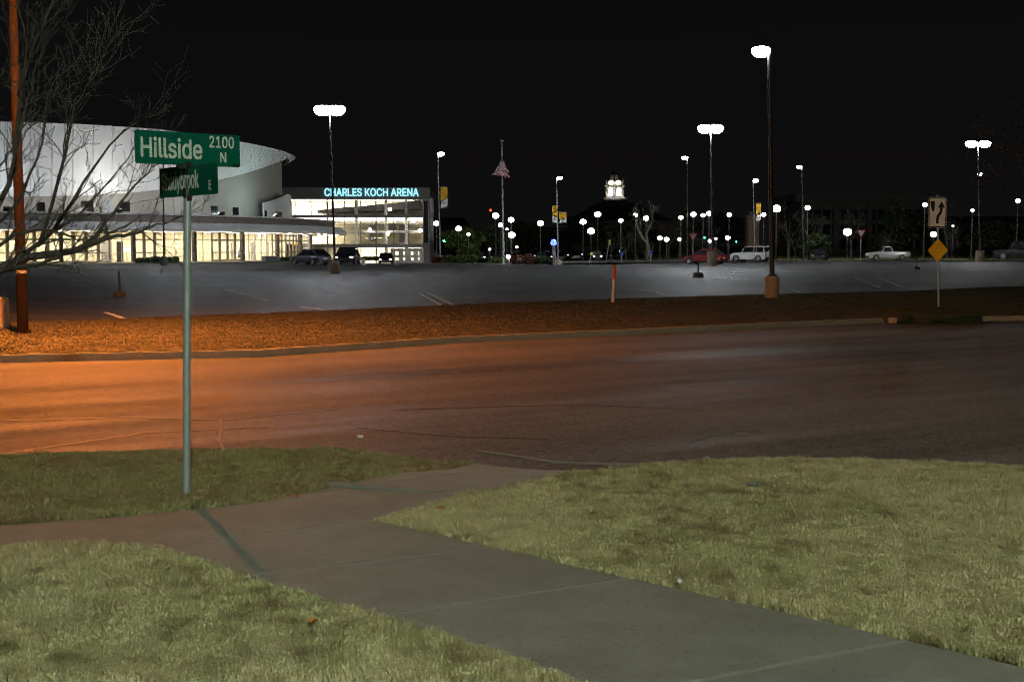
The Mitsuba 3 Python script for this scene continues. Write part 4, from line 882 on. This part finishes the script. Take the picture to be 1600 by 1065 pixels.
part(k, 'body', box(.66, .5, .78, (b[0], b[1] + .4, .36)), 'm_soffit'); part(k, 'lid', box(.72, .56, .05, (b[0], b[1] + .4, .775)), 'm_soffit'); part(k, 'vent', box(.4, .012, .12, (b[0], b[1] + .144, .55)), 'm_grey_frame')
for px, py, r, label in ((875, 412, .26, 'low concrete foot right of the emergency call pillar'), (706, 413, .13, 'short pale bollard before the left green shrub'), (742, 413, .13, 'short pale bollard at the right end of the green shrub')):
    b = P(px, py); k = thing('bollard', label, 'bollard'); put(k, moved(lathe([(r * 1.2, -.05), (r, r * 1.2), (r * .7, r * 1.5), (0, r * 1.6)], 12), b[0], b[1] + .3, 0), 'm_concrete', smooth=40)
b = P(568, 414.5); k = thing('white_bollard', 'white bollard between the two cars with headlights on', 'bollard'); put(k, moved(lathe([(.17, -.3), (.17, .5), (.12, .58), (0, .6)], 12), *b, 0), 'm_white', smooth=40)
a = phi_at(425, 47.8, 1); p = ring_pt(47.6, a, .1); k = thing('planter', 'long pale planter box before the arena doors, left of the dark blue car', 'planter'); 
part(k, 'box', moved(cat(box(.5, 2.4, .5, (0, 0, .25)), box(.56, 2.46, .06, (0, 0, .5))), *p, a), 'm_concrete'); part(k, 'soil', moved(box(.4, 2.3, .02, (0, 0, .54)), *p, a), 'm_soil')
# railing before the arena doors
k = thing('hand_rail', 'thin pale hand rail along the arena forecourt', 'railing')
for a in np.arange(phi_at(160, 48.6, .5), phi_at(450, 48.6, .5), .05): part(k, 'post', cyl(.025, .09, 1.05, *ring_pt(48.6, a, 0)[:2], sides=6), 'm_grey_metal')
part(k, 'rail', tube([ring_pt(48.6, a, 1.05) for a in np.linspace(phi_at(160, 48.6, .5), phi_at(450, 48.6, .5), 40)], .022, 6), 'm_grey_metal')
# a decorated tree inside the lobby
a = phi_at(377, 41.6, 1.2); p = ring_pt(41.6, a, .1); k = thing('festive_tree', 'small festive tree strung with white lights behind the arena glass', 'festive tree')
cn = []
for lv in range(7):
    r0 = .62 * (1 - lv / 7.5); cn.append(lathe([(r0, .3 + lv * .27), (r0 * .3, .62 + lv * .27)], 11).apply_translation(p))
part(k, 'branches', cat(*cn), 'm_leaf_dark'); part(k, 'trunk', cyl(.05, .1, .5, p[0], p[1], 6), 'm_bark')
part(k, 'string_light', cat(*[ball(.035, p + [(.62 * (1 - h / 2.1) + .03) * math.cos(h * 23), (.62 * (1 - h / 2.1) + .03) * math.sin(h * 23), .35 + h], 0) for h in np.linspace(0, 1.85, 44)]), 'm_headlamp', emit=(9, 9, 8.5), weight=.04)
a = phi_at(276, 42.3, 1.2); p = ring_pt(42.3, a, .1); k = thing('orange_lamp_stand', 'stand of three glowing orange globes behind the arena glass', 'lamp')
part(k, 'stem', cyl(.03, .1, 2.9, p[0], p[1], 6), 'm_dark_metal'); 
for z, r in ((1.5, .2), (2.1, .13), (2.6, .15)): part(k, 'globe', ball(r, p + [.0, -.1, z], 1), 'm_headlamp', emit=(7, 2.6, .7), weight=.03)
for px, py, label in ((437, 370, 'yellow balloon near the ceiling behind the arena glass, left of the dark blue car'), (461, 381, 'lower yellow balloon behind the arena doors above the dark blue car')):
    a = phi_at(px, 42.4, 1.2); q = ring_pt(42.4, a, 0); z = PY(px, py, q[1])[2]; k = thing('balloon', label, 'balloon'); bl = ball(.19, sub=2); bl.vertices *= (1, 1, 1.15); bl.apply_translation((q[0], q[1], z))
    part(k, 'skin', bl, 'm_sign_yellow', smooth=True); part(k, 'string', cyl(.006, .2, z - .2, q[0], q[1], 4), 'm_white')

# ------------------------------------------------------------------ far buildings
YC = 350.0; cc = PY(962, 308, YC); k = thing('cupola_hall', 'floodlit cream cupola over the dark slate roof of a far hall', 'building')
xc, zc = cc[0] + .1, cc[2]; sC = YC / F
part(k, 'wall', bx(xc - 13, xc + 15, YC - 2, YC + 16, 0, PY(0, 345, YC)[2]), 'm_brick')
zr0, zr1 = PY(0, 345, YC)[2], PY(0, 316, YC)[2]
hv = np.array([[xc - 14, YC - 3, zr0], [xc + 16, YC - 3, zr0], [xc + 16, YC + 17, zr0], [xc - 14, YC + 17, zr0], [xc - 5, YC + 5, zr1], [xc + 6, YC + 5, zr1], [xc + 6, YC + 9, zr1], [xc - 5, YC + 9, zr1]])
part(k, 'roof', trimesh.convex.convex_hull(hv), 'm_roof')
part(k, 'gable', prism(sg.Polygon([(xc + 1, zr0 - 6), (xc + 15, zr0 - 6), (xc + 8, zr1 - 1.5)]), .6) .apply_transform(np.array([[1, 0, 0, 0], [0, 0, -1, YC - 3.4], [0, 1, 0, 0], [0, 0, 0, 1.0]])), 'm_building')
for i in range(8):
    x = xc - 11 + i * 3.3; w = part(k, 'window', bx(x - .6, x + .6, YC - 2.06, YC - 2.002, 3.0, 5.4), 'm_window_dark'); part(w, 'sill', bx(x - .75, x + .75, YC - 2.2, YC - 2.002, 2.8, 3.0), 'm_building')
yq = YC + 7
part(k, 'cupola_base', bx(xc - 3.4, xc + 3.4, yq - 3.4, yq + 3.4, zr1 - 4, zc - .2), 'm_roof')
part(k, 'ledge', bx(xc - 3.3, xc + 3.3, yq - 3.3, yq + 3.3, zc - .2, zc + .06), 'm_cream')
h1_ = 17 * sC; R1 = 2.65
ar = lambda w, h: sg.box(-w / 2, 0, w / 2, h - w / 2).union(sg.Point(0, h - w / 2).buffer(w / 2))
wall_poly = sg.box(-R1, 0, R1, h1_)
for xo in (-1.2, 1.2): wall_poly = wall_poly.difference(shapely.affinity.translate(ar(1.35, 2.5), xo, .35))
st1 = part(k, 'belfry', cat(moved(upright(prism(wall_poly, .35)), xc, yq - R1 + .35, zc + .06), moved(upright(prism(wall_poly, .35)), xc, yq + R1, zc + .06),
      *[moved(bx(-.175, .175, -R1 + .36, R1 - .36, 0, h1_), xc + s_ * (R1 - .18), yq, zc + .06) for s_ in (-1, 1)]), 'm_cream')
part(k, 'cornice', bx(xc - R1 - .3, xc + R1 + .3, yq - R1 - .3, yq + R1 + .3, zc + .06 + h1_, zc + .36 + h1_), 'm_cream')
for xo in (-1.2, 1.2): part(st1, 'lit_opening', moved(upright(prism(shapely.affinity.translate(ar(1.33, 2.48), xo, .36), .02)), xc, yq - R1 + .34, zc + .06), 'm_headlamp', emit=(2.2, 2.15, 1.8), weight=.03)
z2_ = zc + .36 + h1_; zt2_ = PY(0, 282, YC)[2]; R2 = 2.15
part(k, 'attic', lathe([(R2 * 1.12, z2_), (R2 * 1.05, zt2_ - .25), (R2 * 1.12, zt2_ - .2), (R2 * 1.12, zt2_), (0, zt2_)], 8, PI / 8, 2 * PI + PI / 8).apply_translation((xc, yq, 0)), 'm_cream')
for xo in (-1.05, 1.05): part(k, 'lunette', moved(upright(prism(sg.Point(0, 0).buffer(.82).intersection(sg.box(-1, -.45, 1, 1)), .03)), xc + xo, yq - R2 - .32, z2_ + .75), 'm_headlamp', emit=(1.7, 1.7, 1.4), weight=.03)
for s_ in (-1, 1): part(k, 'finial', lathe([(.16, z2_), (.2, z2_ + 1.3), (.05, z2_ + 1.9), (0, z2_ + 2.1)], 8).apply_translation((xc + s_ * 2.45, yq - 1.9, 0)), 'm_cream')
zt3 = PY(0, 270, YC)[2]
part(k, 'lantern', cat(*[moved(box(.32, .32, zt3 - zt2_ - .3), xc + 1.0 * math.cos(a), yq + 1.0 * math.sin(a), (zt3 + zt2_) / 2 - .1) for a in np.arange(8) * PI / 4 + PI / 8]), 'm_cream')
part(k, 'lantern_cap', lathe([(1.3, zt3 - .35), (1.35, zt3), (.9, zt3 + .3), (.12, zt3 + 1.1), (.05, zt3 + 3.0), (0, zt3 + 3.1)], 12).apply_translation((xc, yq, 0)), 'm_building')
for s_, d in ((-1, -3.2), (1, -3.2)):
    pos = np.array([xc + s_ * 1.6, yq - 5.6, zc - .5]); tgt = np.array([xc + s_ * .6, yq - 2, zc + 4.0])
    part(k, 'flood_light', aimed(box(.5, .4, .2, (0, 0, -.11)), pos, tgt - pos), 'm_dark_metal'); part(k, 'flood_lens', aimed(prism(sg.box(-.22, -.17, .22, .17), .01), pos, tgt - pos), 'm_headlamp', emit=(420, 395, 290), weight=.5)
part(k, 'flood_ledge', bx(xc - 3.2, xc + 3.2, yq - 6.2, yq - 3.45, zc - 1.05, zc - .75), 'm_roof')

YB = 250.0; xa, xb = PY(1243, 385, YB)[0], PY(1452, 385, YB)[0]; zt_, zr_ = PY(0, 303, YB)[2], PY(0, 316, YB)[2]
k = thing('office_building', 'long dark flat roofed building behind the give way sign and pickup', 'building')
part(k, 'wall', bx(xa + 1, xb - 1, YB, YB + 20, -.1, zr_), 'm_building'); part(k, 'roof', bx(xa - .6, xb + .6, YB - 1.6, YB + 21, zr_, zt_), 'm_building')
for i, px in enumerate((1252, 1304, 1356, 1405, 1440)):
    x = PY(px, 385, YB)[0]; part(k, 'pier', bx(x - .45, x + .45, YB - 1.2, YB - .002, -.1, zr_), 'm_building')
xs_ = np.linspace(xa + 2.5, xb - 2.5, 13)
for fl_ in range(3):
    for x in xs_:
        w = part(k, 'window', bx(x - .75, x + .75, YB - .05, YB - .004, 1.2 + fl_ * 3.0, 3.2 + fl_ * 3.0), 'm_window_dark')
YT = 205.0; xa, xb = PY(1168, 385, YT)[0], PY(1186, 385, YT)[0]; zt_ = PY(0, 334, YT)[2]
k = thing('brick_tower', 'square brown brick tower behind the white off-roader', 'tower')
part(k, 'shaft', bx(xa, xb, YT, YT + 2.2, -.1, zt_ - .5), 'm_brick'); part(k, 'coping', bx(xa - .15, xb + .15, YT - .15, YT + 2.35, zt_ - .5, zt_ - .25), 'm_concrete'); part(k, 'crest', bx(xa + .3, xa + 1.1, YT + .4, YT + 1.8, zt_ - .25, zt_ + .35), 'm_concrete')
part(k, 'band', cat(*[bx(xa - .04, xb + .04, YT - .04, YT + 2.24, z, z + .14) for z in (1.2, 3.0)]), 'm_concrete')
for x0, x1, y, py, m, label in ((1, 13, 300, 374, 'm_building', 'low dark building behind the parked rows, under the greenish lamp'), (-28, -12, 330, 352, 'm_building', 'dark gabled house right of the pavilion, behind the lit shrub'), (100, 150, 330, 350, 'm_building', 'low dark building at the far right beyond the trees')):
    zt_ = PY(0, py, y)[2]; k = thing('low_building', label, 'building'); part(k, 'wall', bx(x0, x1, y, y + 12, -.1 - .9, zt_), m)
    part(k, 'roof', trimesh.convex.convex_hull(np.array([[x0 - .5, y - .5, zt_], [x1 + .5, y - .5, zt_], [x0 - .5, y + 12.5, zt_], [x1 + .5, y + 12.5, zt_], [x0 + 1, y + 6, zt_ + 2.2], [x1 - 1, y + 6, zt_ + 2.2]])), 'm_roof')
    for x in np.arange(x0 + 1.5, x1 - 1, 2.6): part(k, 'window', bx(x, x + 1.1, y - .05, y - .003, .9, 2.1), 'm_window_dark')

# ------------------------------------------------------------------ trees and shrubs
def leaf_cloud(centres, radii, n, size, seed):
    r = np.random.default_rng(seed); ci = r.integers(0, len(centres), n); d = r.normal(size=(n, 3)); d /= np.linalg.norm(d, axis=1, keepdims=True)
    p = np.asarray(centres)[ci] + d * (np.asarray(radii)[ci] * (r.random(n) ** .45)[:, None])
    a = r.normal(size=(n, 3)); a /= np.linalg.norm(a, axis=1, keepdims=True); b = np.cross(a, r.normal(size=(n, 3))); b /= np.linalg.norm(b, axis=1, keepdims=True) + 1e-9
    s = size * (.5 + r.random(n))[:, None]; v = np.stack([p - a * s, p + b * s * .45, p + a * s, p - b * s * .45], 1).reshape(-1, 3); k = np.arange(n)[:, None] * 4
    return trimesh.Trimesh(v, np.vstack([k + [0, 1, 2], k + [0, 2, 3]]), process=False)
def shrub(px0, px1, py0, py1, label, m, seed, Y=None, name='shrub', n=1500, cat_='shrub', size=.11):
    b = P((px0 + px1) / 2, py1); Y = Y or b[1] + .5; a, c = PY(px0, py0, Y), PY(px1, py1, Y); w, h = c[0] - a[0], a[2]
    r = np.random.default_rng(seed); nb = max(3, int(w / .8)); cs = np.c_[a[0] + w * (np.arange(nb) + .5) / nb, Y + r.uniform(-.3, .3, nb), h * (.42 + .1 * r.random(nb))]
    k = thing(name, label, cat_); part(k, 'foliage', leaf_cloud(cs, np.c_[np.full(nb, w / nb * .75), np.full(nb, .6), h * (.45 + .18 * r.random(nb))], n, size, seed), m)
    part(k, 'stem', cat(*[tube([(q[0], q[1], -.1), (q[0] + .05, q[1], q[2])], [.04, .02], 5) for q in cs]), 'm_bark')
shrub(676, 696, 400, 413, 'dark shrub by the pavilion corner, left of the utility cabinet', 'm_leaf_red', 1)
shrub(694, 743, 397, 413, 'long green shrub right of the utility cabinet', 'm_leaf_green', 2, n=3000)
shrub(764, 792, 401, 413, 'low olive shrub left of the flagpole foot', 'm_leaf_green', 3)
shrub(792, 832, 397, 413, 'reddish round shrub right of the flagpole foot', 'm_leaf_red', 4, n=2600)
shrub(829, 862, 400, 412, 'dark shrub left of the emergency call pillar', 'm_leaf_dark', 5, n=2000)
shrub(566, 592, 401, 413, 'bright green shrub before the pavilion, left of the lattice', 'm_leaf_green', 6, Y=150)
for px0, px1, label, sd in ((214, 249, 'clipped dark hedge before the arena doors, left of the dark lamp post', 11), (262, 279, 'short clipped hedge right of the dark lamp post', 12), (437, 458, 'dark hedge behind the bonnet of the dark blue car', 13)):
    a = phi_at((px0 + px1) / 2, 47.9, .5); q = ring_pt(47.9, a, 0); shrub(px0, px1, 401, 412, label, 'm_leaf_dark', sd, Y=q[1], name='hedge', cat_='hedge', n=2200, size=.09)

def branchy(start, direction, length, radius, depth, r, out, gravity=.0, spread=.6, kids=(2, 4), min_r=.004):
    n = 6; p = np.array(start, float); d = np.array(direction, float); d /= np.linalg.norm(d); pts = [p.copy()]
    for i in range(n):
        d = d + r.normal(0, .10, 3) + np.array([0, 0, gravity]); d /= np.linalg.norm(d); p = p + d * length / n; pts.append(p.copy())
    rad = np.linspace(radius, radius * .45, n + 1); out.append((np.array(pts), np.maximum(rad, min_r)))
    if depth <= 0: return
    for _ in range(r.integers(*kids) + 1):
        i = r.integers(2, n + 1); nd = pts[i] - pts[i - 1]; nd /= np.linalg.norm(nd); nd = nd + r.normal(0, spread, 3); nd[2] += .15
        branchy(pts[i], nd, length * r.uniform(.45, .72), rad[i] * .62, depth - 1, r, out, gravity, spread, kids, min_r)
def mesh_of(segs, sides): return cat(*[tube(p, q, sides if q[0] > .02 else 4, caps=False) for p, q in segs])
# the bare tree at the left, its limbs laid out one by one and its twigs grown
rt = np.random.default_rng(21); TS = .46
def limb(pts, r0, r1, n=14):
    q = np.array([PY(x, y, Y * TS) for x, y, Y in pts]); s = np.linspace(0, 1, len(q)); ss = np.linspace(0, 1, n)
    c = np.c_[[np.interp(ss, s, q[:, i]) for i in range(3)]].T
    c[1:-1] = .25 * c[:-2] + .5 * c[1:-1] + .25 * c[2:]; c[1:-1] += rt.normal(0, .006, (n - 2, 3)); return c, np.linspace(r0, r1, n) * TS * (.85 if r0 > .09 else .66)
k = thing('bare_tree', 'bare many branched tree reaching in from the left edge before the rusty street light', 'tree')
Yt = 20.5 * TS; tb = PY(-95, 710, Yt); tb[2] = -.1
limbs = [limb([(-60, 440, 20.5), (0, 423, 20.3), (28, 405, 20.2), (90, 397, 20.0), (120, 391, 19.9), (142, 379, 19.8), (168, 371, 19.7)], .092, .05),
         limb([(168, 371, 19.7), (205, 366, 19.6), (238, 352, 19.4), (262, 348, 19.3)], .05, .012), limb([(142, 379, 19.8), (152, 366, 19.9), (169, 341, 20.1), (197, 308, 20.3), (226, 272, 20.5), (250, 255, 20.6)], .055, .012),
         limb([(10, 415, 20.3), (30, 399, 20.5), (62, 384, 20.7), (84, 362, 20.9), (100, 330, 21.2), (135, 280, 21.4), (168, 230, 21.6), (195, 200, 21.8), (230, 183, 22)], .075, .012),
         limb([(84, 362, 20.9), (110, 345, 21.5), (140, 318, 22), (190, 262, 22.4), (215, 225, 22.6)], .04, .01), limb([(-20, 400, 20.3), (10, 372, 20.0), (60, 357, 19.6), (88, 360, 19.3), (118, 372, 19.1)], .05, .02),
         limb([(-60, 400, 20.2), (-10, 340, 20.6), (22, 280, 21), (30, 215, 21.2), (28, 150, 21.4), (45, 95, 21.6), (62, 50, 21.7), (86, 0, 21.9), (100, -40, 22)], .08, .02),
         limb([(28, 150, 21.4), (36, 120, 21.1), (42, 82, 20.9), (38, 42, 20.7), (27, 0, 20.6)], .04, .015), limb([(30, 215, 21.2), (50, 130, 22), (56, 85, 22.2), (62, 62, 22.4), (92, 45, 22.8)], .04, .01),
         limb([(60, 384, 20.7), (78, 330, 20), (98, 260, 19.6), (110, 190, 19.4), (118, 160, 19.3), (140, 126, 19.1), (164, 106, 19), (179, 74, 18.9)], .05, .008), limb([(140, 126, 19.1), (146, 108, 19.3), (153, 78, 19.5)], .016, .006),
         limb([(-40, 380, 20.4), (20, 330, 19.8), (52, 270, 19.4), (68, 205, 19.2), (71, 165, 19.1), (88, 120, 19)], .045, .008), limb([(98, 260, 19.6), (102, 210, 20.2), (110, 170, 20.6), (128, 140, 21)], .02, .006),
         limb([(-70, 460, 20.4), (-20, 428, 19.7), (30, 418, 19.3), (70, 409, 19.0), (95, 402, 18.9)], .07, .03), limb([(-30, 300, 20), (0, 255, 19.6), (30, 225, 19.2), (50, 190, 19)], .03, .008), limb([(-40, 200, 21), (0, 120, 21), (12, 95, 20.8)], .03, .008)]
part(k, 'trunk', tube([tb, PY(-85, 500, Yt), PY(-72, 455, Yt), PY(-62, 420, Yt), PY(-58, 380, Yt)], [.13, .10, .085, .075, .06], 12), 'm_bark', smooth=40)
for p_, q_ in limbs: part(k, 'limb', tube(p_, q_, 7), 'm_bark', smooth=50)
tw = []
for p_, q_ in limbs:
    L_ = np.linalg.norm(np.diff(p_, axis=0), axis=1).sum()
    for _ in range(int(L_ * 7) + 3):
        i = rt.integers(3, len(p_)); d = p_[i] - p_[i - 1]; d /= np.linalg.norm(d); d = d + rt.normal(0, .55, 3); d[2] += .35; d[0] += .12
        branchy(p_[i], d, rt.uniform(.12, .45), max(.003, min(.008, q_[i] * .5)), 2, rt, tw, .03, .55, (1, 3), .0018)
part(k, 'twigs', mesh_of(tw, 5), 'm_bark')
def bare_tree(x, y, h, label, seed, r0=.16, m='m_bark', depth=4, lean=(0, 0), group=None):
    r = np.random.default_rng(seed); out = []; zg = float(terr(x, y)); k = thing('bare_tree', label, 'tree', group)
    th = h * .3; part(k, 'trunk', tube([(x, y, zg - .2), (x + lean[0] * .5, y, zg + th * .5), (x + lean[0], y + lean[1], zg + th)], [r0 * 1.25, r0, r0 * .85], 9), m, smooth=40)
    for i in range(5):
        a = i * 2 * PI / 5 + r.uniform(-.4, .4); branchy((x + lean[0], y + lean[1], zg + th * r.uniform(.8, 1)), (math.cos(a) * .6, math.sin(a) * .6, 1), h * r.uniform(.32, .45), r0 * .5, depth, r, out, .01, .5, (1, 3), .012)
    part(k, 'branches', mesh_of(out, 5), m)
def leafy(x, y, h, w, label, m, seed, n=2600, trunk=.2, size=.38, cone=False):
    r = np.random.default_rng(seed); k = thing('tree', label, 'tree'); zg = float(terr(x, y)); part(k, 'trunk', tube([(x, y, zg - .2), (x + .1, y, zg + h * .75)], [trunk, trunk * .4], 8), 'm_bark')
    nb = 22
    if cone: t_ = r.random(nb); cs = np.c_[x + r.normal(0, .28, nb) * w * (1 - t_), y + r.normal(0, .28, nb) * w * (1 - t_), zg + h * (.08 + .88 * t_)]; rd = np.c_[w * (.08 + .28 * (1 - t_)), w * (.08 + .28 * (1 - t_)), h * .10 + 0 * t_]
    else: cs = np.c_[x + r.normal(0, .25, nb) * w, y + r.normal(0, .25, nb) * w, zg + h * (.35 + .55 * r.random(nb))]; rd = np.c_[[w * .2] * nb, [w * .2] * nb, [h * .13] * nb]
    part(k, 'crown', leaf_cloud(cs, rd, n, size, seed), m)
def gx_(px, Y): return PY(px, 385, Y)[0]
leafy(gx_(722, 172), 172, 5.0, 5.5, 'lit loose tree under a warm starry lamp right of the pavilion', 'm_leaf_green', 31)
leafy(gx_(765, 180), 180, 5.5, 7, 'dark round tree between the lit tree and the flagpole', 'm_leaf_dark', 32)
leafy(gx_(830, 240), 240, 7.5, 9, 'dark tree below the greenish lamp right of the flagpole', 'm_leaf_dark', 33)
leafy(gx_(897, 260), 260, 9, 9, 'dark tree left of the lamp on the visible post', 'm_leaf_dark', 34)
leafy(gx_(958, 240), 240, 6, 8, 'dark tree in front of the hall with the cupola', 'm_leaf_dark', 35)
leafy(gx_(995, 190), 190, 6.5, 5, 'black conifer behind the pale leaning trunk', 'm_leaf_dark', 36, cone=True)
leafy(gx_(1068, 200), 200, 8, 6, 'dark conifer left of the dim red triangular sign', 'm_leaf_dark', 37, cone=True)
leafy(gx_(1130, 260), 260, 9, 10, 'dark tree behind the bonnet of the white off-roader', 'm_leaf_dark', 38)
leafy(gx_(1395, 200), 200, 9.5, 8, 'tall black conifer behind the white pickup', 'm_leaf_dark', 39, cone=True)
leafy(gx_(1428, 215), 215, 8, 8, 'black bushy tree left of the arrow sign', 'm_leaf_dark', 40)
leafy(gx_(1560, 200), 200, 6, 10, 'dark tree behind the large dark off-roader', 'm_leaf_dark', 41)
leafy(gx_(1279, 158), 158, 3.6, 3.2, 'small black evergreen over the half hidden dark car', 'm_leaf_dark', 42, n=1800)
bare_tree(gx_(1268, 172), 172, 8, 'bare grey tree before the long dark building', 51)
bare_tree(gx_(1232, 174), 174, 8, 'bare tree right of the near black pole', 52)
bare_tree(gx_(1330, 175), 175, 8.5, 'bare tree behind the bright starry lamp and the give way sign', 53)
bare_tree(gx_(1385, 170), 170, 4, 'low bare tree behind the bonnet of the white pickup', 54, r0=.08, depth=3)
bare_tree(gx_(1480, 180), 180, 8, 'bare tree behind the arrow sign post', 55)
bare_tree(18.6, 40.5, 7.5, 'reddish bare tree reaching in from the right edge of the picture', 56, r0=.14, depth=5)
bare_tree(gx_(1045, 190), 190, 6.5, 'bare tree behind the pair of low lamps left of the red car', 57)
# the pale leaning trunk right of the cupola
Yl = 138.0; g_ = lambda x, y: PY(x, y, Yl); k = thing('bare_tree', 'pale leaning tree forking below two lamps right of the cupola', 'tree')
part(k, 'trunk', tube([g_(1014, 408), g_(1013.5, 392), g_(1012, 379)], [.26, .2, .18], 8), 'm_pale_bark', smooth=40)
part(k, 'limb', tube([g_(1012, 379), g_(1004, 372), g_(999, 361), g_(994, 352), g_(995, 345), g_(992, 338)], [.17, .16, .15, .12, .1, .05], 7), 'm_pale_bark', smooth=40)
part(k, 'limb', tube([g_(1012, 379), g_(1010, 366), g_(1013, 358), g_(1017, 350), g_(1019, 341)], [.12, .11, .09, .06, .03], 7), 'm_pale_bark', smooth=40)
tw = []
for a in ((992, 338), (995, 345), (1019, 341), (1013, 358), (999, 361)):
    for _ in range(5): branchy(g_(*a), rt.normal(0, .6, 3) + [0, 0, 1], rt.uniform(.6, 1.6), .035, 2, rt, tw, 0, .5, (1, 3), .012)
part(k, 'twigs', mesh_of(tw, 5), 'm_pale_bark')
for px, y, seed, label in ((1110, 145, 61, 'slim young trunk left of the near black pole, by the red car'), (955, 139, 62, 'young bare tree left of the pale leaning one'), (978, 139, 63, 'young brown bare tree between the small blue signs'), (1243, 142, 64, 'young bare tree right of the near black pole'), (1488, 150, 65, 'young bare tree beside the dim lamp post')):
    bare_tree(gx_(px, y), y, 4.2, label, seed, r0=.06, depth=3)
